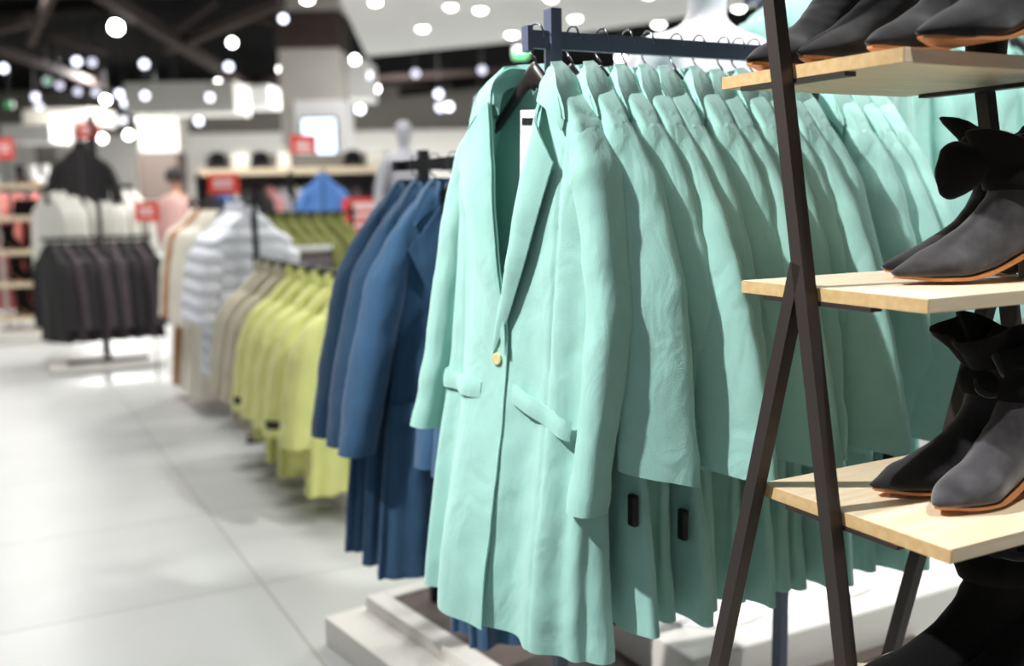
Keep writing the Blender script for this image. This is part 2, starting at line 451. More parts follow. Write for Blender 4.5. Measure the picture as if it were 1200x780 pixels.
    if st.get('zip'):
        rows = [[B(th_of(x, h), h, .004) + Vector((0, -.004, 0)) for x in (-.007, 0, .007)] for h in [h0 + .03 + (L - h0 - .05) * k / 20 for k in range(21)]]
        out.append(('zip', MB().grid(rows).mesh('zip', st.get('zmat', 'tag_black')), (('solid', .003),), None))
    if st.get('hem_band'):
        rows = [[B(2 * PI * k / 40, h, .004) for k in range(40)] for h in (L - .05, L - .02, L + .004)]
        out.append(('hem_band', MB().grid(rows, True).mesh('hem_band', st['mat'], True), (('solid', .004),), None))
    if st.get('label'):
        yb = DB(.16) - .006
        out.append(('neck_loop', MB().tube([Vector((.018 * math.cos(a) - .008, yb - .01, -.098 + .014 * math.sin(a))) for a in [PI * k / 10 for k in range(11)]], .0025, 8).mesh('neck_loop', st['mat'], True), (), None))
        lw = MB(); lw.box((-.006, yb - .030, -.215), (.034, .0016, .165), .25)
        out.append(('price_ticket', lw.mesh('price_ticket', 'tag_white'), (), None))
        pr = MB()
        M = Matrix.Rotation(.25, 3, 'Z')
        for dx in (-.0085, .0025, .010):
            pr.box(Vector((-.006, yb - .030, -.152)) + M @ Vector((dx, -.0016, 0)), (.0095 if dx < .01 else .004, .0012, .012), .25)
        out.append(('print', pr.mesh('print', 'tag_black'), (), 'price_ticket'))
    if st.get('lining'):
        rows = [[Vector((x * W(h) * .93, (DB(h) - .007) * (1 - .35 * x * x), -h)) for x in [-1 + 2 * k / 16 for k in range(17)]] for h in [.085 + (L - .16) * j / 20 for j in range(21)]]
        out.append(('lining', MB().grid(rows).mesh('lining', 'mint_lining', True), (), None))
    return out
_G = {}
def hang(key, st, loc, rz, label, cat, group=None, name='coat', tilt=0):
    """one garment as a thing of its own; garments of one pattern share their mesh data"""
    if key not in _G: _G[key] = garment(st)
    root = empty(name, loc, rz, label, cat, group); root.rotation_euler = (0, tilt, rz)
    made = {}
    for nm, me, mods, par in _G[key]:
        o = link(nm, me, made.get(par, root), mods); made[nm] = o
    return root

# ---- hangers
def hanger_meshes(span=.128):
    m = MB()
    path = spline([(-span, .004, -.168), (-span * .75, .002, -.144), (-span * .4, 0, -.104), (-.012, -.002, -.066), (0, -.002, -.062), (.012, -.002, -.066), (span * .4, 0, -.104), (span * .75, .002, -.144), (span, .004, -.168)], 33)
    rows = []
    for i, p in enumerate(path):
        c = Vector(p); k = 1 - abs(i / 16 - 1) ; hh = .008 + .010 * k ** .6 + .016 * max(0, k - .55) ** 1.0; tt = .006 + .002 * k
        rows.append([c + Vector((0, tt * math.cos(a), hh * math.sin(a) - hh * .6)) for a in [2 * PI * q / 12 for q in range(12)]])
    bar = m.grid(rows, True, True, True).mesh('shoulder_bar', 'hanger_wood', True)
    hk = spline([(0, 0, -.066), (.001, 0, -.052), (-.004, 0, -.044), (-.014, 0, -.034), (-.017, 0, -.018), (-.0165, 0, -.002), (-.010, .001, .0085), (0, .002, .011), (.010, .003, .0075), (.0155, .004, -.003), (.0165, .005, -.012)], 40)
    return bar, MB().tube(hk, .0018, 8).mesh('hook', 'hook_steel', True)
HB, HK = hanger_meshes()
HB2, HK2 = hanger_meshes(.135)
def hanger(loc, rz, label, group=None, big=False, dark=False, tilt=0):
    r = empty('clothes_hanger', loc, rz, label, 'hanger', group); r.rotation_euler = (0, tilt, rz)
    link('shoulder_bar', HB2 if big else HB, r); link('hook', HK2 if big else HK, r)
    return r

# ---- patterns
NECK = [(.060, .045), (.070, .057), (.088, .078), (.112, .104), (.136, .127), (.160, .145), (.182, .156)]
def coat_style(**k):
    st = dict(mat='mint_wool', W=NECK + [(.215, .165), (.30, .172), (.5, .172), (.7, .188), (.9, .206), (.975, .218)],
              DF=[(.06, .034), (.12, .038), (.2, .045), (.3, .055), (.6, .05), (.975, .07)],
              DB=[(.06, .030), (.12, .030), (.3, .024), (.975, .024)],
              L=.975, fold=(.014, 4), seed=3, n=2.6,
              xA=[(.06, -.046), (.10, -.060), (.13, -.058), (.25, -.034), (.40, -.008), (.53, .016), (.975, .020)],
              xB=[(.06, .046), (.10, .060), (.13, .058), (.25, .036), (.40, .012), (.53, -.014), (.975, -.018)],
              hb=.535, collar='notch', cd=.042, res=(150, 120),
              sleeve=[(.146, .108, -.006, .006, .024, .05), (.158, .122, -.006, .018, .031, .05), (.173, .133, -.006, .023, .034, .06), (.198, .146, -.006, .028, .038, .08), (.235, .159, -.006, .033, .041, .1), (.30, .184, -.008, .038, .048, .1),
                      (.45, .203, -.012, .039, .050, .15), (.60, .212, -.020, .035, .045, .2), (.745, .218, -.030, .031, .040, .25)])
    st.update(k); return st
def packed(seed, swing=0.0, yd=0.0, phi=.75, hemw=.218, **k):
    """a coat squeezed between its neighbours on the rail: thin body, flat shingled sleeves"""
    sl = [(.146, .108, 0, .006, .019, .05), (.158, .122, 0, .017, .024, .08), (.173, .134, 0, .020, .027, .16), (.200, .146, .002, .021, .034, .40), (.235, .156, .004, .021, .043, .62), (.31, .176 + swing * .15, .006, .021, .055, phi),
          (.45, .212 + swing * .4, .008 + yd * .2, .017, .060, phi), (.60, .226 + swing * .75, .012 + yd * .6, .014, .062, phi), (.740, .236 + swing, .016 + yd, .013, .062, phi)]
    st = dict(seed=seed, DF=[(.06, .030), (.12, .028), (.2, .024), (.975, .026)], DB=[(.06, .028), (.12, .024), (.3, .020), (.975, .024)],
              W=NECK + [(.215, .165), (.30, .172), (.5, .174), (.7, .172 + (hemw - .172) * .4), (.9, hemw - .012), (1.02, hemw)], L=1.015, fold=(.010, 2.4), sleeve=sl, sleeve_far=[(a, b, c, d, e_ * .8, .1) for a, b, c, d, e_, f_ in sl], cd=.030, res=(72, 60), sres=(24, 44), wrinkle=.004, roll=.45, swr=.0045, cuffslant=1)
    st.update(k); return coat_style(**st)

# ================================================================== FOREGROUND
def put(rail0, d, t, z): p = rail0 + d * t; return Vector((p.x, p.y, z))
# ------------------------------------------------------------------ mint rack
R0 = atY(630, 40, 1.78)                                   # first hanger on the rail
RZ = R0.z
def square_tube_rack(name, label, z_rail, t0, t1, posts, origin, d, bar_h=.03, top=.05, mt='rack_steel', low=None, foot=.22, rb=.012, z0=0, end_plate=True):
    r = empty(name, (origin.x, origin.y, z0), math.atan2(d.y, d.x), label, 'clothes rack')
    MB().box(((t0 + t1) / 2, 0, z_rail - bar_h / 2 - z0), (t1 - t0, rb, bar_h)).build('rail', mt, r)
    if end_plate: MB().box((t0 - .004, 0, z_rail - bar_h / 2 - z0), (.010, .022, bar_h + .012)).build('end_plate', mt, r)
    for t in posts:
        MB().box((t, 0, (z_rail + top - z0) / 2), (.022, .026, z_rail + top - z0), 0, None, .0015).build('post', mt, r)
        MB().box((t, 0, .008), (.03, 2 * foot, .016)).build('foot', mt, r)
    if low: MB().box(((posts[0] + posts[-1]) / 2, 0, low - z0), (posts[-1] - posts[0], .02, .02)).build('crossbar', mt, r)
    return r
PLZ = .10
square_tube_rack('clothes_rack', 'dark blue-grey steel clothes rack carrying the row of mint coats', RZ + .006, -.016, .80, (.030, .572), R0, U, z0=0, top=.038)

NCOAT = 14
rr_ = random.Random(11)
hang_x = [0, .068, .128, .182, .226, .290, .342, .400, .436, .474, .518, .628, .676, .725]
front = coat_style(seed=5, label=True, lining=True, button=(-.004, .562), hb=.552, dip=.0,
                   pockets=[(-.215, -.040, .612, .606, .032), (.036, .175, .600, .640, .032)],
                   seams=[(lambda h: .118 + .02 * abs(h - .5), 1), (lambda h: -.128 - .02 * abs(h - .5), 1)], res=(230, 150), sres=(28, 60),
                   sleeve_far=[(.146, .108, -.006, .006, .024, .05), (.158, .122, -.006, .018, .031, .05), (.173, .133, -.006, .023, .034, .06), (.198, .146, -.006, .028, .038, .08), (.235, .159, -.006, .033, .041, .1), (0.300, 0.184, -0.002, .036, .046, .1),
                               (0.450, 0.218, -0.004, .034, .046, .1), (0.600, 0.248, -0.010, .031, .044, .1), (0.745, 0.278, -0.022, .029, .041, .1)],
                   sleeve=[(.146, .108, -.006, .006, .024, .05), (.158, .122, -.006, .018, .031, .05), (.173, .133, -.006, .023, .034, .06), (.198, .146, -.006, .028, .038, .08), (.235, .159, -.006, .033, .041, .1), (0.300, 0.176, -0.006, .034, .040, .1),
                      (0.450, 0.207, -0.014, .032, .036, .1), (0.600, 0.213, -0.032, .028, .033, .1), (0.785, 0.212, -0.057, .025, .030, .1)], swr=.004, xn=(.142, .115), sway=-.040, L=1.045,
                   W=NECK + [(.215, .168), (.30, .182), (.5, .193), (.7, .205), (.9, .216), (1.045, .230)])
pk = [packed(21, .004, -.01, .7, .235, secure=(.20, .80)), packed(22, -.012, .03, .8, .19), packed(23, .060, .005, 1.0, .25, secure=(.205, .84)), packed(24, .010, .0, .75, .20), packed(25, .048, .01, .9, .24, secure=(.198, .80))]
for i, t in enumerate(hang_x):
    p = put(R0, U, t, RZ + .006)
    if i == 0:
        p = p - U * .004
        a = ROT_U + math.radians(12)
        lab = 'front mint wool coat at the rail end, white ticket in its neck'
        hang('front', front, p, a, lab, 'coat', None, 'coat', math.radians(2.5))
        hanger(p, a, 'black wooden hanger showing in the open neck of the front mint coat', None, tilt=math.radians(2.5))
    else:
        v = [0, 1, 2, 3, 1, 4, 3, 1, 2, 0, 1, 4, 2][i - 1]
        a = ROT_U + math.radians(rr_.uniform(-3, 3)) + (math.radians(2) if i == 1 else 0)
        q = p + Vector((0, 0, rr_.uniform(-.004, .004)))
        hang('packed%d' % v, pk[v], q, a, '%s mint coat from the left end of the mint rail, squeezed among its neighbours' % ORD[i], 'coat', 'mint coats packed on the front rail')
        hanger(p, a, 'hanger of the %s mint coat from the left end of the mint rail' % ORD[i], 'hangers on the mint rail')

# ------------------------------------------------------------------ second row of mint coats, facing us
b0 = atY(1000, 110, 3.05); b0.z = 1.84
back = coat_style(seed=41, res=(90, 70), sres=(20, 36), DF=[(.06, .034), (.12, .038), (.2, .045), (.3, .05), (.975, .06)], fold=(.016, 4), dip=0)
back2 = coat_style(seed=47, res=(90, 70), sres=(20, 36), fold=(.018, 5))
square_tube_rack('clothes_rack', 'steel rack of wide-hung mint coats behind the black ankle boots', 1.84, -.40, 1.35, (-.35, 1.28), b0, U, bar_h=.03)
for i, (t, rz) in enumerate([(-.26, 1.25), (-.08, 1.1), (.10, 1.2), (.30, 1.05), (.50, 1.2), (.70, 1.0), (.90, 1.1), (1.10, 1.1)]):
    p = put(b0, U, t, 1.84)
    a = ROT_U + rz
    hang('mintback%d' % (i % 2), (back, back2)[i % 2], p, a, '%s pale mint coat from the left on the rack behind the boots' % ORD[i], 'coat', 'mint coats behind the boots')
    hanger(p, a, 'hanger of the %s pale mint coat from the left behind the boots' % ORD[i], 'hangers behind the boots')

# ------------------------------------------------------------------ ladder shelf
FC = atY(1088, 350, 1.2)                                  # front corner of the second board
OS = Vector((FC.x, FC.y, 0))
shelf = empty('ladder_shelf', OS, math.atan2(U.y, U.x), 'black steel ladder shelf with birch boards holding ankle boots', 'shelf')
# local frame: x along U (the long side), y along V (depth, away from us)
BZ = [1.467, 1.168, .871, .572, .273]; BY = [.0495, 0, -.0465, -.094, -.141]; BT = .0185; DEP, LEN = .334, .385
def vA(z): return .0994 + .183 * (z - .669)
def vB(z): return .2026 + (1.187 - z) * .252
for x in (-.013, .398):
    fr = empty('side_frame'); fr.parent = shelf
    MB().bar((x, vA(0), 0), (x, vA(1.85), 1.85), .021, .021, (1, 0, 0)).build('front_leg', 'frame_steel', fr)
    MB().bar((x, vB(0), 0), (x, vB(1.20), 1.20), .021, .021, (1, 0, 0)).build('rear_leg', 'frame_steel', fr)
for z, y in zip(BZ, BY):
    b = MB().box((LEN / 2, y + DEP / 2, z - BT / 2), (LEN - .003, DEP - .003, BT), 0, None, .001).build('shelf_board', 'birch', shelf)
    for x in (.0006, LEN - .0006): MB().box((x, y + DEP / 2, z - BT / 2), (.0024, DEP, BT - .001)).build('edge_banding', 'birch_edge_shaded', b)
    for x in (.008, LEN - .008):
        yc = vA(z) + .0
        MB().box((x, yc - .005, z - BT - .003), (.02, .20, .006)).build('bracket', 'frame_steel', b)

# ------------------------------------------------------------------ boots
def boot_meshes(seed, foot='suede', shaft='suede', cuff='ruffle', s=1.0):
    rg = random.Random(seed)
    R = [(.040, .200, -.050, .200, .043), (.040, .170, -.050, .170, .041), (.045, .140, -.056, .135, .038), (.058, .118, -.064, .100, .0365), (.074, .101, -.068, .074, .0355), (.090, .087, -.052, .060, .0355),
         (.106, .075, -.012, .046, .036), (.126, .063, .050, .018, .038), (.146, .052, .095, .007, .0415), (.166, .042, .128, .0055, .039), (.186, .031, .158, .0055, .029), (.203, .021, .185, .008, .0155), (.211, .0155, .203, .0095, .005)]
    R = [tuple(q * s for q in r) for r in R]
    sp = spline(R, 60); rows = []
    sd = Vector((seed * 3.1, 1.7, 4.2))
    for i, (fx, fz, bx, bz, hw) in enumerate(sp):
        F, Bk = Vector((fx, 0, fz)), Vector((bx, 0, bz)); c = (F + Bk) / 2; a = (F - Bk) / 2; ring = []
        low = sstep(20, 34, i)
        for k in range(28):
            al = 2 * PI * k / 28; ca, sa = math.cos(al), math.sin(al)
            cc = ca if ca > 0 else -abs(ca) ** (1 - .45 * low)
            y = hw * math.copysign(abs(sa) ** (1 if ca > 0 else 1 - .35 * low), sa) * (1 - .18 * low * max(0, ca))
            p = c + a * cc + Vector((0, y, 0))
            w = .0035 * s * noise.noise(p * 26 / s + sd) + .0022 * noise.noise(Vector((p.x * 30, p.y * 60, p.z * 80)) + sd) * (1 - low)
            p += Vector((ca * a.x / max(a.length, .01), sa, ca * a.z / max(a.length, .01))) * w
            ring.append(p)
        rows.append(ring)
    parts = []
    parts.append(('upper', MB().grid(rows, True, False, True).mesh('upper', foot, True), (), None))
    # sole: follows the bottom outline
    up, lo = [], []
    bot = [(bx, bz, hw) for fx, fz, bx, bz, hw in sp if True][26:]
    rows = []
    for (x, z, hw) in bot:
        rows.append([Vector((x, -hw * .97, z + .0015 * s)), Vector((x, -hw * .98, z - .0032 * s)), Vector((x, hw * .98, z - .0032 * s)), Vector((x, hw * .97, z + .0015 * s))])
    parts.append(('sole', MB().grid(rows, True, True, True).mesh('sole', 'sole_tan', False), (), None))
    # block heel
    rows = []
    for z, x0, x1, w in ((.066, -.066, -.006, .033), (.050, -.066, -.012, .031), (.025, -.063, -.018, .028), (.0, -.061, -.020, .027)):
        ring = []
        for k in range(20):
            al = 2 * PI * k / 20; ca, sa = math.cos(al), math.sin(al)
            ring.append(Vector(((x0 + x1) / 2 + (x1 - x0) / 2 * math.copysign(abs(ca) ** .6, ca), w * math.copysign(abs(sa) ** .6, sa), z)) * s)
        rows.append(ring)
    parts.append(('heel', MB().grid(rows, True, True, True).mesh('heel', foot, True), (), None))
    def ringset(prof, wav, nw, lobe=0, ph=0, n=56):
        rows = []
        for (z, rx, ry, k, cx) in prof:
            ring = []
            for q in range(n):
                al = 2 * PI * q / n
                m = 1 + k * wav * (math.sin(nw * al + ph) + .5 * math.sin((nw + 3) * al + 1.3 * ph))
                fw = max(0, math.cos(al)) ** 3 * lobe * k
                ring.append(Vector((cx + (rx * m + fw) * math.cos(al), ry * m * math.sin(al), z + .012 * k * math.sin(2 * al + ph) )) * s)
            rows.append(ring)
        return rows
    if cuff == 'ruffle':     # gathered collar that flares out over the ankle
        rows = ringset([(.150, .053, .041, 0, -.004), (.165, .056, .046, .3, -.004), (.180, .052, .042, .4, -.005), (.192, .047, .037, .5, -.006), (.205, .052, .043, .8, -.006), (.222, .060, .050, 1, -.004), (.242, .072, .058, 1.4, .0), (.250, .075, .060, 1.5, .0)], .10, 6, .012, seed)
        parts.append(('ruffle_cuff', MB().grid(rows, True).mesh('ruffle_cuff', 'velvet_black', True), (('solid', .004),), None))
        ring = [Vector((-.006 + .050 * math.cos(a), .041 * math.sin(a), .192 + .003 * math.sin(3 * a))) * s for a in [2 * PI * k / 40 for k in range(41)]]
        parts.append(('tie_band', MB().tube(ring, .007 * s, 8).mesh('tie_band', 'suede_dark', True), (), None))
    elif cuff == 'bow':      # folded collar with a big floppy bow towards the toe
        rows = ringset([(.138, .054, .041, 0, -.006), (.152, .058, .047, .3, -.006), (.166, .052, .042, .4, -.006), (.180, .054, .044, .7, -.004), (.198, .060, .05, 1.0, .0), (.214, .064, .052, 1.2, .002)], .09, 5, .014, seed)
        parts.append(('folded_collar', MB().grid(rows, True).mesh('folded_collar', 'velvet_black', True), (('solid', .005),), None))
        # two rounded loops and a knot at the front of the ankle
        for sg, ln, up in ((1, .088, .004), (-1, .075, .02)):
            rows = []
            for j in range(16):
                t = j / 15; w = (.006 + .038 * math.sin(PI * min(1, t * .62 + .02)) ** .8) * (1 if t < .6 else math.sqrt(max(.02, 1 - ((t - .6) / .41) ** 2))); th = .004 + .015 * math.sin(PI * t) ** .7
                cx, cz = .045 + ln * t * (1 if sg > 0 else .25), .172 + up * t - .012 * t * t
                cy = (-.020 * t if sg > 0 else -.028 - .03 * t)
                rows.append([Vector((cx + (-.004 if t > .9 else 0), cy + th * math.cos(a), cz + w * math.sin(a) * (1 + .12 * math.sin(3 * a + seed)))) * s for a in [2 * PI * k / 18 for k in range(18)]])
            parts.append(('bow_loop', MB().grid(rows, True, True, True).mesh('bow_loop', 'velvet_black', True), (), None))
        kn = MB(); rows = [[Vector((.046 + .016 * math.cos(f_) * 1.1 , -.012 + .022 * math.sin(f_) * math.cos(a), .174 + .020 * math.sin(f_) * math.sin(a))) * s for a in [2 * PI * k / 14 for k in range(14)]] for f_ in [PI * (j + .3) / 9.6 for j in range(10)]]
        parts.append(('knot', kn.grid(rows, True, True, True).mesh('knot', 'suede_dark', True), (), None))
        parts.append(('zip_pull', MB().box(Vector((.082, -.034, .190)) * s, (.004, .003, .020), 0, Matrix.Rotation(.5, 3, 'Y'), .001).mesh('zip_pull', 'brass'), (), None))
    elif cuff == 'strap':    # plain collar with a wrapped strap and loop
        rows = ringset([(.140, .054, .042, 0, -.005), (.160, .058, .048, .3, -.005), (.176, .055, .045, .6, -.006), (.196, .060, .050, 1, -.006), (.216, .064, .053, 1.1, -.006), (.228, .060, .05, 1, -.004), (.216, .054, .044, .8, -.004)], .05, 4, .008, seed)
        parts.append(('wrapped_collar', MB().grid(rows, True).mesh('wrapped_collar', 'velvet_black', True), (('solid', .004),), None))
        ring = [Vector((-.006 + .060 * math.cos(a), .050 * math.sin(a), .186 + .014 * math.sin(a + .6))) * s for a in [2 * PI * k / 40 for k in range(41)]]
        parts.append(('strap', MB().tube(ring, .009 * s, 8).mesh('strap', 'velvet_black', True), (), None))
        lp = [Vector((.052 + .010 * math.sin(2 * a), -.018 + .020 * math.cos(a), .180 + .032 * math.sin(a))) * s for a in [2 * PI * k / 24 for k in range(25)]]
        parts.append(('strap_loop', MB().tube(lp, .006 * s, 8).mesh('strap_loop', 'suede_dark', True), (), None))
    return parts
_B = {}
def boot(key, toe, az, label, group=None, name='ankle_boot', zb=0, **k):
    """toe = where the toe tip stands (world), az = compass direction of the toe"""
    if key not in _B: _B[key] = boot_meshes(**k)
    s = k.get('s', 1.0)
    d = Vector((math.sin(math.radians(az)), math.cos(math.radians(az)), 0))
    o = Vector(toe) - d * .211 * s
    root = empty(name, (o.x, o.y, toe[2] + zb), math.atan2(d.y, d.x), label, 'boot', group)
    for nm, me, mods, par in _B[key]: link(nm, me, root, mods)
    return root
def on(k, x, y): p = OS + U * x + V * y; return Vector((p.x, p.y, BZ[k] + .0005))
Z3 = .0035
# second board
boot('s2b', atZ(1033, 323, BZ[1] + Z3), -97, 'suede ankle boot standing behind its mate on the second board, its toe furthest left', 'boots on the second board', seed=2, foot='suede_dark', cuff='ruffle', s=.86)
boot('s2a', atZ(1044, 331, BZ[1] + Z3), -101, 'front suede ankle boot with floppy black bow and brass zip pull on the second board', 'boots on the second board', seed=1, cuff='bow', s=.90)
# third board
boot('s3b', atZ(1018, 579, BZ[2] + Z3), -101, 'dark suede ankle boot with flared black cuff, left of the pair on the third board', 'boots on the third board', seed=4, foot='suede_dark', cuff='ruffle', s=.92)
boot('s3a', atZ(1094, 603, BZ[2] + Z3), -124, 'grey suede ankle boot with wrapped black collar, right of the pair on the third board', 'boots on the third board', seed=5, cuff='strap', s=.94)
# top board
for i, (x, y, az) in enumerate([(-.012, .318, -120), (.006, .235, -120), (.022, .130, -118), (.014, .045, -114)]):
    boot('s1%d' % (i % 2), on(0, x, y) + Vector((0, 0, Z3)), az, 'black suede ankle boot, %s from the left on the top board' % ORD[i], 'boots on the top board', seed=7 + i % 2, foot='suede_dark', cuff='strap', s=.92)
# fourth board
boot('s4b', on(3, .045, .155) + Vector((0, 0, Z3)), -100, 'black boot with ruffled cuff, left of the pair under the third board', 'boots on the fourth board', seed=9, foot='velvet_black', cuff='ruffle', s=1.12)
boot('s4a', on(3, .10, .045) + Vector((0, 0, Z3)), -118, 'black boot right of the pair under the third board', 'boots on the fourth board', seed=10, foot='velvet_black', cuff='strap', s=1.12)

# ------------------------------------------------------------------ blue rack
n1 = atY(520, 190, 2.62)
BR = 1.395
bl0 = Vector((-.135, 2.52, 0))
blr = square_tube_rack('clothes_rack', 'black steel rack with a crossed post top carrying the blue coats', BR, -.10, .40, (), bl0, V, bar_h=.026, top=.028, mt='black_steel', z0=0, foot=.2)
MB().box((.335, -.06, (BR + .03) / 2), (.024, .026, BR + .03)).build('post', 'black_steel', blr)
MB().box((.335, -.06, .008), (.5, .34, .012)).build('foot_plate', 'black_steel', blr)
MB().box((.335, -.075, BR - .012), (.022, .20, .024)).build('cross_arm', 'black_steel', blr)
MB().box((-.04, -.115, BR - .013), (.74, .012, .026)).build('side_rail', 'black_steel', blr)
bs = dict(swr=.004, mat='blue_wool', L=1.04, W=NECK + [(.215, .163), (.30, .172), (.5, .178), (.7, .20), (1.04, .232)], DF=[(.06, .032), (.2, .034), (1.02, .034)], DB=[(.06, .03), (.2, .026), (1.02, .028)], fold=(.012, 5), hb=.5,
          xA=[(.06, -.046), (.10, -.058), (.25, -.03), (.5, .016), (1.02, .02)], xB=[(.06, .046), (.10, .058), (.25, .03), (.5, -.014), (1.02, -.018)], res=(96, 70), sres=(22, 40), cd=.036,
          pockets=[(-.185, -.07, .60, .59, .05), (.07, .185, .59, .60, .05)],
          sleeve=[(.146, .108, 0, .006, .022, .05), (.158, .122, 0, .018, .027, .05), (.173, .134, 0, .022, .029, .08), (.198, .146, 0, .028, .033, .15), (.235, .161, 0, .034, .042, .2), (.30, .186, 0, .042, .050, .25), (.45, .222, -.004, .044, .052, .3), (.60, .256, -.008, .043, .050, .3), (.71, .278, -.014, .039, .038, .2)])
bst = [coat_style(seed=61, **bs), coat_style(seed=62, **bs), coat_style(seed=63, **bs)]
for i, t in enumerate([0, .115, .235]):
    p = put(bl0, V, t, BR)
    a = ROT_V + rr_.uniform(-.05, .05)
    hang('blue%d' % (i % 3), bst[i % 3], p, a, 'navy blue wool coat, %s from the front on the blue rack' % ORD[i], 'coat', 'blue coats on the rack beside the mint coats')
    hanger(p, a, 'hanger of the blue coat that is %s from the front' % ORD[i], 'hangers on the blue rack')
lowb = coat_style(seed=66, **dict(bs, L=1.125))
for i, t in enumerate((-.21, -.31)):
    p = put(bl0, V, t, BR) + U * .115
    hang('bluelow', lowb, p, ROT_V - .1, ['long blue coat whose hem shows below the front mint coat', 'long blue coat behind the front mint coat, nearest to it'][i], 'coat', 'blue coats on the rack beside the mint coats')
    hanger(p, ROT_V - .1, ['hanger of the blue coat whose hem shows below the front mint coat', 'hanger of the blue coat nearest behind the front mint coat'][i], 'hangers on the blue rack')

# plinth under the blue rack
pl = empty('display_plinth', (0, 0, 0), 0, 'low stepped white plinth on the floor under the blue coats', 'plinth')
c0 = atZ(380, 722, .085); 
ax = (atZ(513, 685, .085) - c0); ax.z = 0; ax.normalize()
ang = math.atan2(ax.y, ax.x)
def pbox(mb, x0, x1, y0, y1, z0, z1):
    M = Matrix.Rotation(ang, 3, 'Z'); c = Vector((c0.x, c0.y, 0)) + M @ Vector(((x0 + x1) / 2, (y0 + y1) / 2, 0))
    return mb.box((c.x, c.y, (z0 + z1) / 2), (x1 - x0, y1 - y0, z1 - z0), 0, M, .004)
pbox(MB(), 0, 1.15, -1.25, 0, .0, .085).build('lower_step', 'plinth_white', pl)
pbox(MB(), .12, 1.15, -1.25, -.03, .085, .118).build('upper_step', 'plinth_white', pl)
pbox(MB(), .18, 1.15, -1.20, -.09, .118, .122).build('shade_inlay', 'brown_panel', pl)  # brown sheet: its dark tone partly stands in for the coats' shadow
for q in ((.12, .18, -1.25, -.03), (.18, 1.15, -.09, -.03)): pbox(MB(), *q, .118, .128).build('rim', 'plinth_white', pl)

# ================================================================== THE STORE
def struct(name, mb, m): return tag(mb.build(name, m), kind='structure')
struct('floor', MB().box((-1, 14, -.05), (40, 40, .1)), 'floor_tile')
struct('ceiling', MB().box((-1, 14, 4.55), (40, 40, .1)), 'ceiling_black')
struct('wall_back', MB().box((-1, 30.1, 2.25), (40, .2, 4.5)), 'wall_grey')
struct('wall_left', MB().box((-17, 14, 2.25), (.2, 40, 4.5)), 'wall_white')
struct('wall_right', MB().box((15, 14, 2.25), (.2, 40, 4.5)), 'wall_white')
# white cladding of the back wall, below the dark upper part
struct('trim_1', MB().box((-3, 29.92, 1.6), (28, .12, 3.2)), 'wall_white')
# dropped white ceiling panel
pts = [atZ(x, y, 3.3) for x, y in ((372, -90), (398, 0), (430, 66), (640, 45), (880, 8), (1500, -90))]
m = MB(); n = len(pts)
m.add([p for p in pts] + [p + Vector((0, 0, .3)) for p in pts], [tuple(range(n)), tuple(range(n, 2 * n))[::-1]] + [(i, (i + 1) % n, n + (i + 1) % n, n + i) for i in range(n)])
struct('ceiling_panel', m, 'soffit')
# bulkheads
k = 2
for (x0, y0, x1, y1, Y, mt) in ((145, 97, 276, 131, 21, 'wall_white'), (396, 70, 432, 114, 18, 'soffit'), (26, 128, 112, 146, 23, 'concrete'), (0, 146, 60, 166, 22, 'wall_white'), (275, 100, 316, 124, 23, 'soffit')):
    a, b = atY(x0, y0, Y), atY(x1, y1, Y)
    struct('trim_%d' % k, MB().box(((a.x + b.x) / 2, Y + .6, (a.z + b.z) / 2), (b.x - a.x, 1.2, a.z - b.z)), mt); k += 1
# brown panels low on the back wall
for (x0, y0, x1, y1, Y, mt) in ((160, 120, 210, 178, 25, 'concrete'), (160, 178, 210, 235, 25, 'brown_panel'), (40, 165, 70, 230, 25, 'wall_grey')):
    a, b = atY(x0, y0, Y), atY(x1, y1, Y)
    struct('trim_%d' % k, MB().box(((a.x + b.x) / 2, Y + .4, (a.z + b.z) / 2), (b.x - a.x, .8, a.z - b.z)), mt); k += 1
# column with a screen
Yc = 16
a, b = atY(321, 38, Yc), atY(404, 190, Yc)
struct('column', MB().box(((a.x + b.x) / 2, Yc + .5, 2.25), (b.x - a.x - .08, .92, 4.5)), 'concrete')
zt = atY(360, 58, Yc).z
struct('trim_%d' % k, MB().box(((a.x + b.x) / 2, Yc + .5, zt + .3), (b.x - a.x, 1.0, .55)), 'beam'); k += 1
zb = atY(360, 118, Yc).z
struct('trim_%d' % k, MB().box(((a.x + b.x) / 2 + .15, Yc + .42, zb / 2), (b.x - a.x - .25, 1.0, zb)), 'white_gloss'); k += 1
a, b = atY(355, 140, Yc - .1), atY(395, 188, Yc - .1)
s = empty('wall_screen', ((a.x + b.x) / 2, Yc - .14, b.z), 0, 'glowing pale blue screen on the white column', 'screen')
MB().box((0, 0, (a.z - b.z) / 2), (b.x - a.x + .06, .06, a.z - b.z + .06), 0, None, .008).build('casing', 'tag_black', s)
MB().box((0, -.034, (a.z - b.z) / 2), (b.x - a.x, .01, a.z - b.z)).build('display', 'screen_glow', s)
# roof trusses and pipes
for (p, q, w, z) in (((112, -12), (292, 103), .16, 3.9), ((195, 58), (330, 2), .13, 3.95), ((-10, 55), (125, 102), .13, 4.0), ((35, 50), (62, -12), .12, 4.1), ((-12, 34), (40, 22), .16, 4.1), ((290, 103), (330, 90), .1, 3.9), ((60, 42), (125, 62), .08, 4.2), ((205, 36), (255, 0), .08, 4.25),
                     ((300, 20), (380, 34), .1, 4.2), ((440, 92), (600, 82), .12, 4.1)):
    struct('ceiling_beam', MB().bar(atZ(*p, z), atZ(*q, z), w, w * 1.1), 'beam')
for (p, q) in (((0, 14), (120, 8)), ((330, 60), (420, 30)), ((470, 108), (640, 90))):
    struct('ceiling_duct', MB().tube([atZ(*p, 4.25), atZ(*q, 4.25)], .12, 12), 'duct')

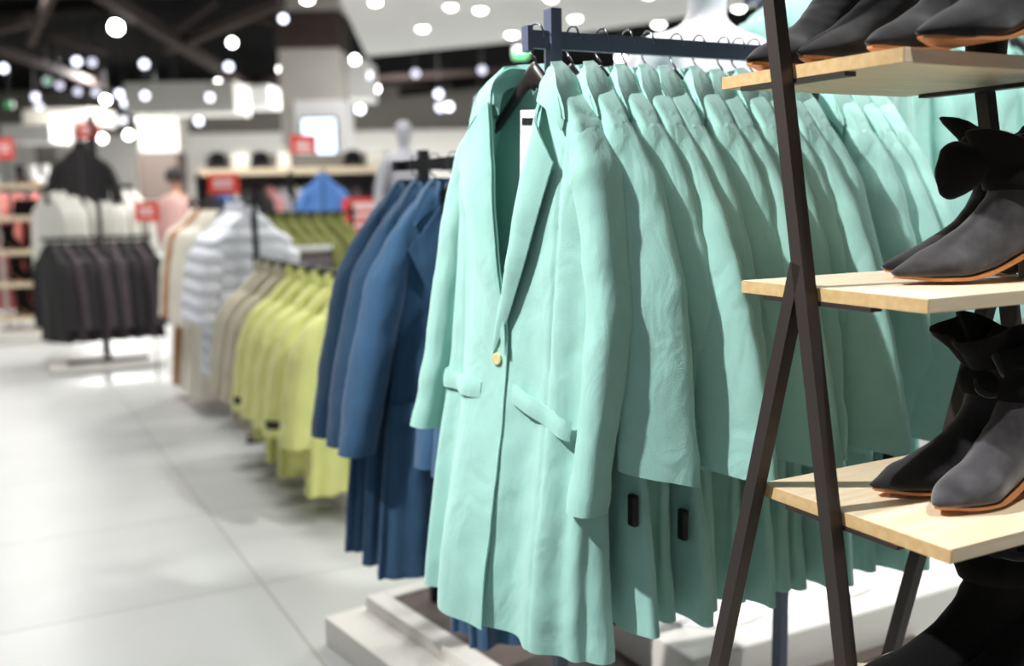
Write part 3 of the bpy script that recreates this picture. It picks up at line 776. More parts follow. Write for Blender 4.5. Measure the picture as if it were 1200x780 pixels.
# ------------------------------------------------------------------ lamps
def lamp(px, py, z, size, glow, label, group=None, body='black_steel', drop=.0, flush=False):
    p = atZ(px, py, z)
    name = 'downlight' if flush else 'spotlight'
    r = empty(name, p, 0, label, 'lamp', group)
    d = (Vector((0, 0, EYE)) - p); M = d.to_track_quat('-Z', 'Y').to_matrix()
    if flush:
        MB().lathe([(size * 1.25, .0), (size * 1.25, -.012), (size * 1.02, -.016)], 24).build('trim_ring', 'white_gloss', r)
        MB().lathe([(size, -.014), (size * .9, -.03), (size * .45, -.045), (.004, -.05)], 24).build('lens', glow, r, smooth=True)
    else:
        tl = Matrix.Rotation(.5, 3, 'X')
        tl = M
        MB().lathe([(size * .75, size * 2.6), (size * 1.0, size * 2.2), (size * 1.12, 0), (size * 1.12, -size * .1)], 20, (0, 0, 0), tl).build('housing', body, r, smooth=True)
        MB().lathe([(size, -size * .12), (size * .8, -size * .2), (size * .3, -size * .25), (.003, -size * .26)], 20, (0, 0, 0), tl).build('lens', glow, r, smooth=True)
        MB().tube([(0, 0, size), (0, 0, max(.3, 4.5 - z))], .012, 6).build('stem', body, r)
    return r
LG = lambda ps: [(q[0], q[1], q[2] if len(q) > 2 else 'lamp_glow') for q in ps]
lamp(136, 32, 3.75, .085, 'lamp_key', 'brightest round spotlight, high on the left under the black ceiling')
def lamps(ps, z, px_size, what, group, flush=False):
    ps = sorted(LG(ps)); n = len(ps)
    for i, (x, y, g) in enumerate(ps):
        p = atZ(x, y, z); sz = px_size * p.y / FPX / 2
        lamp(x, y, z, sz, g, '%s, %s from the left' % (what, ORD[i]), group, flush=flush)
lamps([(4, 80, 'lamp_soft'), (90, 72, 'lamp_soft'), (108, 73, 'lamp_faint'), (169, 75, 'lamp_soft'), (272, 50), (268, 78, 'lamp_soft'), (256, 98), (284, 113), (294, 123)], 3.7, 9, 'spotlight hanging below the dark trusses', 'spotlights below the trusses')
lamps([(55, 95, 'lamp_faint'), (70, 100, 'lamp_faint'), (41, 114, 'lamp_faint'), (46, 125, 'lamp_faint'), (91, 107, 'lamp_faint'), (112, 108, 'lamp_faint'), (124, 117), (96, 131)], 3.6, 8, 'small distant ceiling spotlight left of the white bulkhead', 'far spotlights left of the bulkhead')
lamps([(140, 110, 'lamp_soft'), (147, 121, 'lamp_soft'), (172, 129), (184, 132, 'lamp_soft'), (165, 141), (198, 141, 'lamp_soft'), (207, 127), (233, 142, 'lamp_soft'), (144, 141, 'lamp_faint'), (246, 114, 'lamp_soft'), (170, 112, 'lamp_soft'), (208, 157), (276, 158)], 3.3, 8.5, 'small distant spotlight around the white bulkhead', 'far spotlights around the bulkhead')
lamps([(24, 162), (32, 163), (45, 163), (66, 163), (105, 160), (120, 162), (151, 158)], 2.9, 8.5, 'distant low spotlight in front of the white back wall', 'far spotlights along the back wall')
lamps([(332, 22, 'lamp_soft'), (330, 81), (416, 70), (422, 128, 'lamp_soft'), (431, 88, 'lamp_soft'), (514, 110, 'lamp_soft'), (526, 125, 'lamp_soft'), (565, 82, 'lamp_faint'), (516, 126, 'lamp_faint'), (487, 86, 'lamp_faint'), (563, 118, 'lamp_faint'), (440, 104)], 3.4, 9, 'spotlight around the column and the dark ceiling beside it', 'spotlights around the column')
lamps([(360, -2), (440, 1), (495, 32), (528, 6), (563, 10), (600, 39), (674, 20), (646, -4), (772, 27), (866, 8), (760, -8)], 3.285, 13, 'round downlight set in the white ceiling panel', 'downlights in the white ceiling panel', True)
lamp(774, 57, 3.2, .055, 'lamp_glow', 'spotlight hanging below the far edge of the white ceiling panel')
lamp(727, 68, 3.2, .05, 'lamp_glow', 'spotlight seen between the hanger hooks under the mint rail')
for i, (x, y, nm) in enumerate([(610, 62, 'green exit sign on the dark ceiling left of the mint rack post'), (57, 95, 'green exit sign high on the far left'), (11, 122, 'green exit sign lowest on the far left'), (439, 102, 'green exit sign beside the column')]):
    p = atZ(x, y, 3.3); r = empty('exit_sign', p, 0, nm, 'sign')
    w = (16, 7, 9, 6)[i] * p.y / FPX
    MB().box((0, 0, 0), (w, .06, w * .8)).build('casing', 'white_gloss', r)
    MB().box((0, -.034, -w * .12), (w * .92, .012, w * .5)).build('green_panel', 'exit_green', r)
    MB().tube([(0, 0, w * .4), (0, 0, 4.5 - p.z)], .012, 6).build('stem', 'black_steel', r)

# ------------------------------------------------------------------ lime and beige rack
ls = dict(mat='lime_cloth', L=.84, W=NECK + [(.20, .19), (.30, .205), (.6, .215), (.90, .235)], DF=[(.06, .034), (.2, .036), (.9, .038)], DB=[(.06, .03), (.2, .03), (.9, .03)], fold=(.018, 4), collar='hood', zip=True, hb=None, closed=True,
          xA=[(.06, 0), (1, 0)], xB=[(.06, 0), (1, 0)], res=(60, 44), sres=(16, 30), strap=False, seams=(),
          sleeve=[(.150, .128, 0, .008, .014, .3), (.165, .145, 0, .026, .034, .3), (.21, .178, 0, .044, .046, .3), (.30, .216, 0, .054, .064, .3), (.45, .25, -.004, .052, .066, .35), (.58, .274, -.012, .049, .060, .4), (.645, .284, -.02, .046, .056, .4)])
lime = [coat_style(seed=81, **dict(ls, L=.86)), coat_style(seed=82, **dict(ls, L=.80, strap=True)), coat_style(seed=83, **dict(ls, L=.88))]
bei = coat_style(seed=84, **dict(ls, mat='beige_cloth', L=.82))
LR = 1.00; l0 = Vector((-.62, 3.97, 0))
square_tube_rack('clothes_rack', 'black rack carrying the lime and beige jackets', LR, -.2, 1.62, (-.15, 1.56), l0, V, bar_h=.026, top=.02, mt='black_steel', foot=.10)
for i in range(8):
    p = put(l0, V, 0 + i * .195, LR); a = ROT_V + rr_.uniform(-.2, .2)
    if i < 5: hang('lime%d' % (i % 3), lime[i % 3], p, a, 'lime green jacket, %s from the front of its rack' % ORD[i], 'jacket', 'lime jackets', 'jacket')
    else: hang('beige', bei, p, a, 'beige jacket, %s behind the lime jackets on the same rack' % ORD[i - 5], 'jacket', 'beige jackets', 'jacket')
    hanger(p, a, 'hanger of the %s jacket from the front on the lime rack' % ORD[i], 'hangers on the lime rack')
pp = empty('display_plinth', (l0.x - .2, l0.y + .5, 0), ROT_V, 'low white plinth on the floor under the lime jackets', 'plinth')
MB().box((.12, .1, .04), (.40, 1.5, .08), 0, None, .006).build('slab', 'plinth_white', pp)
MB().box((.12, .1, .083), (.36, 1.44, .006)).build('top_plate', 'plinth_white', pp)

# ------------------------------------------------------------------ cream coats and white puffer jackets
P0 = atY(291, 255, 5.6); P0.z = 0
PR = 1.29
square_tube_rack('clothes_rack', 'black rack carrying the cream coats and the white puffer jackets', PR, -.2, 1.75, (-.14, 1.62), P0, V, bar_h=.026, top=.03, mt='black_steel', foot=.10)
pf = coat_style(seed=90, **dict(ls, mat='white_nylon', L=.98, strap=False, zip=True, quilt=.020, DF=[(.06, .04), (.2, .06), (.98, .06)], DB=[(.06, .04), (.2, .05), (.98, .05)], fold=(.004, 3), collar='hood', res=(60, 84), sres=(18, 64)))
ck = dict(L=1.19, W=NECK + [(.215, .168), (.30, .182), (.5, .195), (.7, .21), (1.19, .26)], DF=[(.06, .034), (.2, .04), (1.1, .05)], DB=[(.06, .03), (.2, .03), (1.1, .035)], fold=(.02, 5), hb=.56,
          xA=[(.06, -.046), (.10, -.06), (.3, -.02), (.56, .02), (1.1, .02)], xB=[(.06, .046), (.10, .06), (.3, .02), (.56, -.02), (1.1, -.02)], res=(60, 44), sres=(16, 30),
          sleeve=[(.150, .128, 0, .006, .012, .2), (.165, .143, 0, .024, .032, .2), (.22, .182, 0, .046, .046, .2), (.45, .232, -.004, .044, .046, .2), (.74, .262, -.014, .042, .044, .2)])
cr_ = [coat_style(seed=92, mat='cream_wool', **ck), coat_style(seed=93, mat='cream_wool', **ck)]
ca_ = coat_style(seed=94, mat='caramel_wool', **ck)
seq = [(0, 'p'), (.15, 'p'), (.31, 'p'), (.60, 'c'), (.78, 'c'), (.96, 'c'), (1.16, 'k'), (1.34, 'c')]
cn = {'p': 0, 'c': 0, 'k': 0}
for t, w in seq:
    p = put(P0, V, t, PR); a = ROT_V + rr_.uniform(-.15, .15); i = cn[w]; cn[w] += 1
    if w == 'p': hang('puffer', pf, p, a, 'white quilted puffer jacket, %s from the front on its rack' % ORD[i], 'jacket', 'white puffer jackets', 'jacket')
    if w == 'c': hang('cream%d' % (i % 2), cr_[i % 2], p, a, 'cream wool coat, %s behind the white puffer jackets' % ORD[i], 'coat', 'cream coats', 'coat')
    if w == 'k': hang('caramel', ca_, p, a, 'caramel brown coat between the cream coats', 'coat', None, 'coat')
    hanger(p, a, 'hanger of the %s' % {'p': '%s white puffer jacket' % ORD[i], 'c': '%s cream coat behind the puffers' % ORD[i], 'k': 'caramel brown coat among the cream ones'}[w], 'hangers on the cream rack')

# ------------------------------------------------------------------ black tops, white tops and the black jacket on show
K0 = atZ(128, 430, 0.0)
tops = dict(L=.80, W=NECK + [(.20, .18), (.30, .19), (.5, .19), (.80, .20)], DF=[(.06, .03), (.8, .026)], DB=[(.06, .03), (.8, .026)], fold=(.01, 4), collar='crew', closed=True, hb=None, xA=[(.06, 0), (1, 0)], xB=[(.06, 0), (1, 0)], res=(44, 34), sres=(14, 24), hem_band=True,
            sleeve=[(.150, .128, 0, .006, .012, .3), (.165, .143, 0, .020, .028, .3), (.22, .176, 0, .036, .04, .3), (.45, .215, 0, .034, .038, .3), (.70, .235, 0, .03, .03, .3)])
bk = [coat_style(seed=101, mat='black_knit', **tops), coat_style(seed=102, mat='dusk_cloth', **tops)]
wt = coat_style(seed=103, mat='white_cotton', **dict(tops, L=.68))
kr = empty('clothes_rack', (K0.x, K0.y, 0), math.atan2(U.y, U.x), 'tall two-tier black rack for the black and white tops, with a white base', 'clothes rack')
for x, y in ((0, -.02), (.02, .42)):
    MB().box((x, y, .98), (.035, .035, 1.96)).build('post', 'black_steel', kr)
MB().box((-.02, -.02, 1.02), (.80, .02, .03)).build('rail', 'black_steel', kr)
MB().box((-.02, .42, 1.42), (.70, .02, .03)).build('rail', 'black_steel', kr)
MB().box((0, .2, .03), (.85, .75, .04)).build('base_plate', 'plinth_white', kr)
MB().box((0, -.02, .06), (.60, .04, .03)).build('foot', 'black_steel', kr)
for i in range(9):
    p = K0 + U * (-.36 + .084 * i) - V * .02; p.z = 1.035
    a = ROT_U + math.radians(28) + rr_.uniform(-.15, .15)
    hang('top%d' % (i % 2), bk[i % 2], p, a, 'black long-sleeved top, %s from the left on the lower rail' % ORD[i], 'top', 'black tops on the lower rail', 'knit_top')
    hanger(p, a, 'hanger of the black top that is %s from the left' % ORD[i], 'hangers on the two-tier rack')
for i in range(9):
    p = K0 + U * (-.30 + .075 * i) + V * .42; p.z = 1.435
    a = ROT_U + math.radians(25) + rr_.uniform(-.15, .15)
    hang('wtop', wt, p, a, 'white top, %s from the left on the upper rail above the black tops' % ORD[i], 'top', 'white tops on the upper rail', 'knit_top')
    hanger(p, a, 'hanger of the white top that is %s from the left' % ORD[i], 'hangers on the two-tier rack')
jk = coat_style(seed=106, **dict(tops, mat='black_knit', L=.52, collar='stand', zip=True, zmat='dusk_cloth', hem_band=True, sleeve=[(.150, .128, 0, .006, .012, .2), (.165, .145, 0, .026, .03, .2), (.22, .186, 0, .044, .044, .2), (.36, .235, 0, .042, .042, .2), (.50, .255, 0, .04, .04, .2)]))
p = K0 + V * .36 + U * (-.06); p.z = 1.79
hang('jk', jk, p, math.radians(14), 'short black jacket shown front-on above the white tops', 'jacket', None, 'jacket')
hanger(p, math.radians(14), 'hanger of the short black jacket above the white tops')

# ------------------------------------------------------------------ olive jackets
O0 = atY(352, 250, 7.0); O0.z = 0
OR = atY(352, 248, 7.0).z
square_tube_rack('clothes_rack', 'steel rack with a bright bar carrying the olive jackets', OR, -.36, .40, (-.33, .37), O0, U, bar_h=.026, top=.05, mt='black_steel')
ol = coat_style(seed=111, **dict(ls, mat='olive_cloth', L=.72, strap=False))
for i in range(7):
    p = put(O0, U, -.27 + i * .09, OR); a = ROT_U + math.radians(35) + rr_.uniform(-.15, .15)
    hang('olive', ol, p, a, 'olive green jacket, %s from the left on its rack' % ORD[i], 'jacket', 'olive jackets', 'jacket')
    hanger(p, a, 'hanger of the olive jacket that is %s from the left' % ORD[i], 'hangers on the olive rack')
q = atY(355, 291, 6.3)
fr = empty('clothes_rack', (q.x, q.y, 0), ROT_V + .1, 'low rack with a shiny white bar in front of the olive jackets', 'clothes rack')
MB().box((0, 0, q.z), (.38, .03, .03)).build('rail', 'white_gloss', fr)
for x in (-.18, .18): MB().box((x, 0, q.z / 2), (.025, .025, q.z)).build('post', 'black_steel', fr)
for i in range(6):
    p = Vector((q.x, q.y, q.z + .015)) + Vector((math.cos(ROT_V + .1), math.sin(ROT_V + .1), 0)) * (-.15 + i * .06)
    hang('dusk', bk[1], p, ROT_V + 1.2, 'dark top, %s from the left under the shiny white bar' % ORD[i], 'top', 'dark tops under the white bar', 'knit_top')

# ------------------------------------------------------------------ shoe rack, far left
S0 = atY(33, 400, 9.3); S0.z = 0
sr = empty('shoe_rack', S0, .15, 'tall shoe rack with birch boards and a white base, far left', 'shelf')
zs = [atY(33, y, 9.3).z for y in (215, 253, 293, 331, 371)]
for x in (-.27, .27):
    for y in (0, .34): MB().box((x, y, .78), (.03, .03, 1.56)).build('post', 'white_gloss', sr)
for z in zs: MB().box((0, .17, z - .02), (.58, .36, .04)).build('shelf_board', 'birch', sr)
MB().box((0, .17, .06), (.66, .5, .12), 0, None, .01).build('base', 'plinth_white', sr)
def on_rack(px, k): 
    q = atY(px, 250, 9.3); x = (q.x - S0.x); return Vector((q.x, q.y + .14 + .15 * x, zs[k] + .001))
bx = [(14, 2, 'black ankle boot on the third board of the shoe rack, left one'), (50, 2, 'black ankle boot on the third board of the shoe rack, right one'), (20, 3, 'black boot on the fourth board of the shoe rack, left one'), (38, 3, 'black boot on the fourth board of the shoe rack, right one'),
      (26, 4, 'tall black boot on the bottom board of the shoe rack, left one'), (47, 4, 'tall black boot on the bottom board of the shoe rack, right one')]
for i, (px, k_, lb) in enumerate(bx):
    p = on_rack(px, k_); tall = 1.05 if k_ < 4 else 1.15
    boot('far%d' % (k_ == 4), p + Vector((.08, -.05, Z3)), 110, lb, 'boots on the shoe rack', seed=12, foot='velvet_black', cuff='strap', s=tall)
p = on_rack(22, 1)
b = empty('handbag', p, .1, 'black handbag on the second board of the shoe rack', 'bag')
MB().grid([[Vector((w * math.copysign(abs(math.cos(a)) ** .5, math.cos(a)), d * math.copysign(abs(math.sin(a)) ** .5, math.sin(a)), z)) for a in [2 * PI * k / 24 for k in range(24)]] for z, w, d in ((0, .10, .05), (.02, .115, .06), (.08, .11, .055), (.14, .095, .04), (.15, .085, .03))], True, True, True).build('bag_body', 'velvet_black', b, smooth=True)
MB().tube([(.06 * math.cos(a), 0, .145 + .07 * math.sin(a)) for a in [PI * k / 14 for k in range(15)]], .006, 8).build('handle', 'velvet_black', b)
for i, (px, k_, c, lb) in enumerate([(38, 2, 'white_gloss', 'white shoe between the black boots on the third board of the shoe rack'), (24, 0, 'velvet_black', 'black shoe on the top board of the shoe rack'), (40, 0, 'white_gloss', 'white shoe on the top board of the shoe rack, left one'), (54, 0, 'white_gloss', 'white shoe on the top board of the shoe rack, right one')]):
    boot('shoe_' + c, on_rack(px, k_) + Vector((.06, -.05, Z3)), 130, lb, 'shoes on the shoe rack', name='shoe', seed=14, foot=c, cuff=None, s=.85)
pink = coat_style(seed=121, mat='pink_wool', **ck)
n0 = atY(30, 214, 10.1); n0.z = 0
square_tube_rack('clothes_rack', 'rack of pink coats behind the shoe rack', 1.45, -.50, .50, (-.45, .45), n0, Vector((1, .1, 0)).normalized(), bar_h=.026, top=.03, mt='black_steel')
for i, x in enumerate((-.36, -.22, -.08, .06, .20, .34)):
    p = put(n0, Vector((1, .1, 0)).normalized(), x, 1.45)
    hang('pink', pink, p, ROT_U - .1 + rr_.uniform(-.2, .2), 'pink coat, %s from the left behind the shoe rack' % ORD[i], 'coat', 'pink coats')
    hanger(p, ROT_U - .1, 'hanger of the pink coat that is %s from the left' % ORD[i], 'hangers on the pink rack')

# ------------------------------------------------------------------ long display wall in the middle distance
G0, G1 = atY(228, 200, 11.4), atY(452, 200, 11.4)
gz = G0.z - .02
g = empty('display_shelf', ((G0.x + G1.x) / 2, 11.4, 0), 0, 'long birch display shelf with clothes hanging below and hats on top', 'shelf')
gw = G1.x - G0.x
MB().box((0, .2, gz), (gw, .42, .07)).build('shelf_board', 'birch', g)
MB().box((0, .45, .9), (gw, .06, 1.8)).build('back_panel', 'wall_grey', g)
MB().box((0, .15, gz - .13), (gw - .06, .02, .025)).build('rail', 'black_steel', g)
for x in (-gw / 2 + .03, 0, gw / 2 - .03): MB().box((x, .2, gz / 2), (.05, .42, gz)).build('upright', 'black_steel', g)
mixed = {}
for cname in ('dusk_cloth', 'rose_cloth', 'grey_cloth', 'white_cotton', 'black_knit', 'denim'):
    mixed[cname] = coat_style(seed=130, mat=cname, **dict(tops, L=.75))
order = ['black_knit', 'denim', 'grey_cloth', 'black_knit', 'black_knit', 'rose_cloth', 'grey_cloth', 'white_cotton', 'grey_cloth', 'white_cotton', 'black_knit', 'black_knit', 'dusk_cloth', 'black_knit', 'dusk_cloth']
words_ = dict(dusk_cloth='dark mauve', rose_cloth='rose', grey_cloth='grey', white_cotton='white', black_knit='black', denim='blue')
for i, cname in enumerate(order):
    p = Vector((G0.x + .10 + (gw - .2) * i / (len(order) - 1), 11.4 + .15, gz - .117))
    hang('mix' + cname, mixed[cname], p, ROT_U + rr_.uniform(-.1, .6), '%s top, %s from the left under the display shelf' % (words_[cname], ORD[i]), 'top', 'tops under the display shelf', 'knit_top')
den = coat_style(seed=131, **dict(ls, mat='denim', L=.62, strap=False, collar='stand'))
p = atY(378, 200, 10.6)
hang('denim', den, p, .1, 'blue denim jacket hung front-on below the display shelf', 'jacket', None, 'jacket')
hs_ = empty('hook_stand', (p.x, p.y + .05, 0), 0, 'thin black stand behind the blue denim jacket', 'stand')
MB().tube([(0, .02, 0), (0, .02, p.z + .02)], .015, 10).build('pole', 'black_steel', hs_)
MB().tube([(0, .02, p.z), (0, -.05, p.z)], .008, 8).build('arm', 'black_steel', hs_)
MB().lathe([(.16, 0), (.16, .012), (.02, .02)], 24).build('base', 'black_steel', hs_)
for i, (px, lb) in enumerate([(252, 'black felt hat, leftmost on the display shelf'), (303, 'black felt hat, second on the display shelf'), (412, 'black felt hat on the display shelf right of the column screen')]):
    q = atY(px, 200, 11.45); h = empty('felt_hat', (q.x, q.y + .12, gz + .036), 0, lb, 'hat', 'hats on the display shelf')
    MB().lathe([(.135, 0), (.14, .006), (.125, .014), (.115, .04), (.105, .10), (.085, .165), (.05, .19), (.005, .185)], 28).build('hat_body', 'velvet_black', h, smooth=True)
    MB().lathe([(.127, .014), (.121, .036), (.1, .036)], 28).build('hat_band', 'dusk_cloth', h)
for i, (px, w_) in enumerate([(275, .13), (285, .10), (330, .14), (436, .14), (446, .10)]):
    q = atY(px, 200, 11.45); h = empty('white_bag', (q.x, q.y + .14, gz + .036), .1 * i, 'white bag on the display shelf, %s from the left' % ORD[i], 'bag', 'white bags on the display shelf')
    MB().grid([[Vector((w * w_ * math.copysign(abs(math.cos(a)) ** .5, math.cos(a)), .05 * math.copysign(abs(math.sin(a)) ** .5, math.sin(a)), z)) for a in [2 * PI * k / 20 for k in range(20)]] for z, w in ((0, .5), (.02, .56), (.12, .52), (.17, .4))], True, True, True).build('bag_body', 'white_cotton', h, smooth=True)
    MB().tube([(.045 * math.cos(a), 0, .165 + .07 * math.sin(a)) for a in [PI * k / 12 for k in range(13)]], .006, 8).build('handle', 'white_cotton', h)

# ------------------------------------------------------------------ red signs
def sign(px0, py0, px1, py1, Y, label, rz=0, lines=2, pole_to=0.0):
    a, b = atY(px0, py0, Y), atY(px1, py1, Y); w, h = b.x - a.x, a.z - b.z
    r = empty('price_sign', ((a.x + b.x) / 2, Y, b.z), rz, label, 'sign')
    MB().box((0, 0, h / 2), (w, .008, h), 0, None, .002).build('red_board', 'sign_red', r)
    z = h * (.5 + .13 * (lines - 1)) ; rg = random.Random(int(px0))
    for ln in range(lines):
        pr = MB(); x = -w * .30; hh = h * (.2 if ln == 0 else .13)
        while x < w * .28:
            cw = w * rg.uniform(.05, .085); pr.box((x + cw / 2, -.0055, z), (cw, .002, hh)); x += cw + w * .022
        z -= h * .27
        pr.build('print', 'print_white', r)
    MB().tube([(0, .008, h * .5), (0, .008, -(b.z - pole_to))], .006, 8).build('stem', 'black_steel', r)
    return r
sign(90, 144, 116, 162, 8.2, 'small red sign above the black jacket on show')
sign(-6, 162, 17, 186, 9.6, 'red sign at the left edge above the shoe rack')
sign(157, 237, 187, 259, 7.2, 'small red sign left of the cream coats')
sign(243, 204, 281, 227, 6.6, 'red sign above the white puffer jackets', lines=2)
sign(340, 158, 372, 190, 13, 'red sign below the glowing screen on the column')
sign(401, 232, 447, 272, 8.4, 'large red sign left of the blue coats', lines=3)

# ------------------------------------------------------------------ people and mannequins
def figure(name, J, E_, label, cat, m, loc, rz=0, mats=(), s=1.0):
    """one continuous body grown from a skeleton: J = {joint: (x, y, z, rx, ry)}, E_ = bones, pelvis first"""
    ks = list(J); me = bpy.data.meshes.new('body'); me.from_pydata([tuple(c * s for c in J[k][:3]) for k in ks], [(ks.index(a), ks.index(b)) for a, b in E_], [])
    root = empty(name, loc, rz, label, cat)
    o = bpy.data.objects.new('body', me); COL.objects.link(o); o.parent = root
    sk = o.modifiers.new('skin', 'SKIN'); sk.use_smooth_shade = True
    for i, k in enumerate(ks):
        d = me.skin_vertices[0].data[i]; d.radius = (J[k][3] * s, J[k][4] * s); d.use_root = i == 0
    sb = o.modifiers.new('smooth', 'SUBSURF'); sb.levels = 2; sb.render_levels = 2
    me.materials.append(MATS[m])
    return root, o
def skeleton(spread=.10, fwd=0):
    J = dict(pelvis=(0, 0, .93, .135, .10), waist=(0, 0, 1.08, .115, .085), chest=(0, -.01, 1.27, .145, .105), upper=(0, 0, 1.40, .12, .085), neck=(0, -.005, 1.48, .048, .05), throat=(0, -.012, 1.55, .046, .05),
             skull=(0, -.02, 1.64, .074, .092), crown=(0, -.012, 1.72, .058, .07))
    E_ = [('pelvis', 'waist'), ('waist', 'chest'), ('chest', 'upper'), ('upper', 'neck'), ('neck', 'throat'), ('throat', 'skull'), ('skull', 'crown')]
    for sg, n_ in ((-1, 'r'), (1, 'l')):
        J.update({n_ + 'sh': (sg * .165, 0, 1.40, .055, .055), n_ + 'el': (sg * (.20 + spread * .5), .02, 1.13, .042, .042), n_ + 'wr': (sg * (.21 + spread), -.03 - fwd, .90, .028, .03), n_ + 'hd': (sg * (.215 + spread), -.05 - fwd, .80, .034, .022),
                  n_ + 'hip': (sg * .09, 0, .86, .085, .09), n_ + 'kn': (sg * .10, -.01, .49, .058, .06), n_ + 'an': (sg * .105, .02, .09, .038, .042), n_ + 'toe': (sg * .12, -.13, .035, .036, .028)})
        E_ += [('upper', n_ + 'sh'), (n_ + 'sh', n_ + 'el'), (n_ + 'el', n_ + 'wr'), (n_ + 'wr', n_ + 'hd'), ('pelvis', n_ + 'hip'), (n_ + 'hip', n_ + 'kn'), (n_ + 'kn', n_ + 'an'), (n_ + 'an', n_ + 'toe')]
    return J, E_
def mannequin(loc, rz, label, m, s=1.0, bust=False):
    J, E_ = skeleton(.03)
    if bust:
        for k_ in list(J):
            if k_[1:] in ('hip', 'kn', 'an', 'toe'): J.pop(k_)
        E_ = [q for q in E_ if q[0] in J and q[1] in J]
        J['hips'] = (0, 0, .80, .15, .105); E_ += [('pelvis', 'hips')]
    r, o = figure('mannequin', J, E_, label, 'mannequin', m, loc, rz, s=s)
    MB().lathe([(.17, 0), (.17, .01), (.02, .016)], 28).build('base_disc', 'white_gloss', r)
    if bust: MB().tube([(0, 0, .012), (0, 0, .72 * s)], .016, 12).build('pole', 'hook_steel', r)
    return r
# grey mannequin behind the blue coats, on a round podium
q = atY(471, 130, 8.2)
pd = empty('podium', (q.x, q.y, 0), 0, 'white round podium under the grey mannequin', 'podium')
hp = q.z - 1.79 * 1.0
MB().lathe([(.34, 0), (.34, hp - .01), (.33, hp)], 36).build('drum', 'plinth_white', pd); MB().lathe([(.345, 0), (.345, .04), (.335, .045)], 36).build('foot_ring', 'white_gloss', pd)
mannequin((q.x, q.y, hp), .5, 'pale grey faceless mannequin standing behind the blue coats', 'mannequin_grey')
# white mannequin and coated mannequin behind the mint rail
q = atY(826, 62, 2.55)
hz = q.z - 1.41 
pd = empty('podium', (q.x + .25, q.y + .12, 0), ROT_V, 'white display podium behind the mint rack', 'podium')
MB().box((.0, 0, hz / 2), (1.0, .5, hz), 0, None, .006).build('block', 'plinth_white', pd)
MB().box((.0, 0, .02), (1.04, .54, .04)).build('kick_plate', 'white_gloss', pd)
mannequin((q.x, q.y, hz), ROT_V - .2, 'white mannequin with bare shoulders behind the mint rail', 'mannequin_white', 1.0, True)
q2 = atY(965, 20, 2.72)
mannequin((q2.x, q2.y, hz + .0), ROT_V - .1, 'white mannequin wearing a mint coat behind the ladder shelf', 'mannequin_white', 1.04, True)
mc = coat_style(seed=140, res=(90, 70), sres=(20, 36), DF=[(.06, .06), (.12, .10), (.2, .125), (.3, .135), (.6, .125), (.975, .15)], DB=[(.06, .06), (.12, .10), (.3, .115), (.975, .13)], cd=.075,
                W=[(.060, .056), (.070, .075), (.084, .105), (.104, .145), (.124, .172), (.142, .188), (.160, .196), (.2, .20), (.3, .2), (.5, .195), (.7, .21), (.975, .25)],
                sleeve=[(.134, .165, 0, .006, .012, .1), (.143, .175, 0, .03, .04, .1), (.165, .192, 0, .055, .065, .1), (.22, .205, 0, .06, .07, .1), (.30, .215, .01, .058, .068, .1), (.45, .235, .015, .054, .062, .1), (.60, .25, 0, .05, .056, .1), (.72, .26, -.03, .048, .052, .1)])
hang('mannequin_coat', mc, (q2.x, q2.y, hz + 1.43 * 1.04 + .16), ROT_V - .1, 'pale mint coat worn by the mannequin above the ladder shelf', 'coat')
# shopper in a pink top
q = atY(204, 200, 11.0)
J, E_ = skeleton(.06, .05)
pr_, pb = figure('person', J, E_, 'person with dark hair in a pink top standing beyond the cream coats', 'person', 'skin', (q.x, q.y, 0), 2.8, s=.93)
hair = MB().grid([[Vector((.088 * math.sin(f_) * math.cos(a), .010 + .10 * math.sin(f_) * math.sin(a), 1.55 + .105 * math.cos(f_))) for a in [2 * PI * k / 20 for k in range(20)]] for f_ in [.05 + 2.0 * j / 10 for j in range(11)]], True, True).build('hair', 'hair_dark', pr_, smooth=True)
tp = [(1.36, .07, .06), (1.345, .11, .085), (1.31, .18, .10), (1.26, .205, .115), (1.15, .19, .12), (1.0, .18, .12), (.86, .195, .135), (.80, .195, .135)]
MB().grid([[Vector((w * math.cos(a), d * math.sin(a), z)) for a in [2 * PI * k / 26 for k in range(26)]] for z, w, d in tp], True).build('pink_top', 'blush_cloth', pr_, smooth=True)
for sg in (-1, 1):
    MB().tube([(sg * .155, 0, 1.30), (sg * .185, .01, 1.2), (sg * .212, .018, 1.05), (sg * .24, -.03, .92), (sg * .248, -.06, .86)], [.06, .062, .056, .05, .046], 14).build('sleeve', 'blush_cloth', pr_, smooth=True)
    MB().tube([(sg * .085, 0, .84), (sg * .09, 0, .65), (sg * .095, -.005, .45), (sg * .1, .015, .08)], [.105, .09, .075, .07], 14).build('trouser_leg', 'dusk_cloth', pr_, smooth=True)
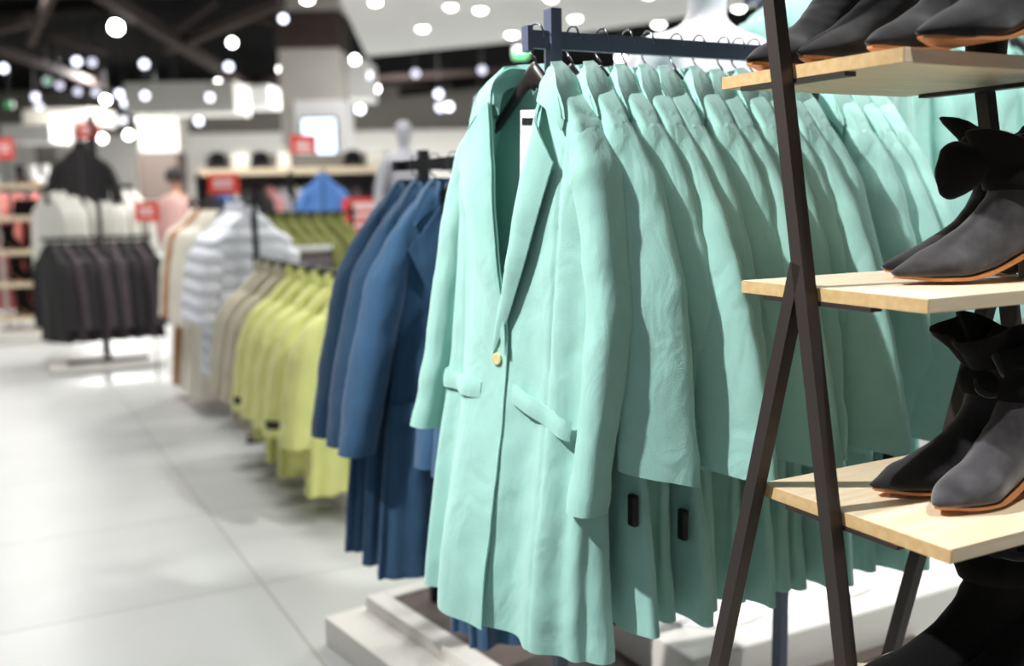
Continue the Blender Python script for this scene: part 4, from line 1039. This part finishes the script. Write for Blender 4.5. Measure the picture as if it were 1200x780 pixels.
# ------------------------------------------------------------------ white plinth on the right, under the racks
wp = empty('display_plinth', (0, 0, 0), 0, 'low white plinth under the mint coats behind the boots', 'plinth')
c1 = put(b0, U, .45, 0)
MB().box((0, 0, .03), (1.7, 1.0, .06), 0, None, .004).build('slab', 'plinth_white', wp)
MB().box((0, 0, .065), (1.66, .96, .012)).build('top_plate', 'plinth_white', wp)
wp.location = (c1.x + .05, c1.y, 0); wp.rotation_euler.z = ROT_V

# ------------------------------------------------------------------ light
def light(kind, name, loc, aim, watts, size, color=(1, .985, .965), spot=60, blend=.4):
    d = bpy.data.lights.new(name, kind); d.energy = watts; d.color = color
    if kind == 'AREA': d.shape = 'DISK'; d.size = size
    else: d.shadow_soft_size = size
    if kind == 'SPOT': d.spot_size = math.radians(spot); d.spot_blend = blend
    o = bpy.data.objects.new(name, d); COL.objects.link(o); o.location = loc
    o.rotation_euler = (Vector(aim) - Vector(loc)).to_track_quat('-Z', 'Y').to_euler()
    return o
light('SPOT', 'spot_key', (-1.95, 1.05, 3.3), (.10, 1.8, 1.05), 640, .045, spot=36, blend=.6)
light('SPOT', 'spot_shelf', (1.0, .55, 3.5), (.75, 1.15, .9), 230, .04, spot=26, blend=.5)
light('SPOT', 'spot_back', (1.6, 1.9, 3.5), (1.2, 3.0, 1.4), 430, .08, (1, .99, .97), spot=66)
light('SPOT', 'spot_blue', (-1.3, 1.4, 3.4), (-.3, 2.8, .8), 75, .06, spot=60)
for i, (x, y, w) in enumerate([(-1.5, 3.5, 95), (-3, 6, 220), (-.2, 6.5, 200), (-5, 9, 260), (-1.5, 10, 560), (3, 8.5, 400), (2, 5, 150), (-7, 14, 400), (-.2, 14, 450), (2, 12, 700), (-9, 23, 1500), (-3, 23, 1700), (3, 23, 1200)]):
    light('AREA', 'fill_wash', (x, y, 4.3), (x, y, 0), w * .45, 1.2, (1, .99, .97))  # unseen area lights without fixtures, added to brighten the store
light('AREA', 'fill_wash', (-.6, .6, 4.2), (-.2, 1.5, 0), 16, 1.5)  # added unseen fill over the foreground
wd = bpy.data.worlds.new('world'); SC.world = wd; wd.use_nodes = True
wd.node_tree.nodes['Background'].inputs['Color'].default_value = (.92, .96, 1, 1)
wd.node_tree.nodes['Background'].inputs['Strength'].default_value = .34
SC.cycles.use_denoising = True
SC.cycles.max_bounces = 8
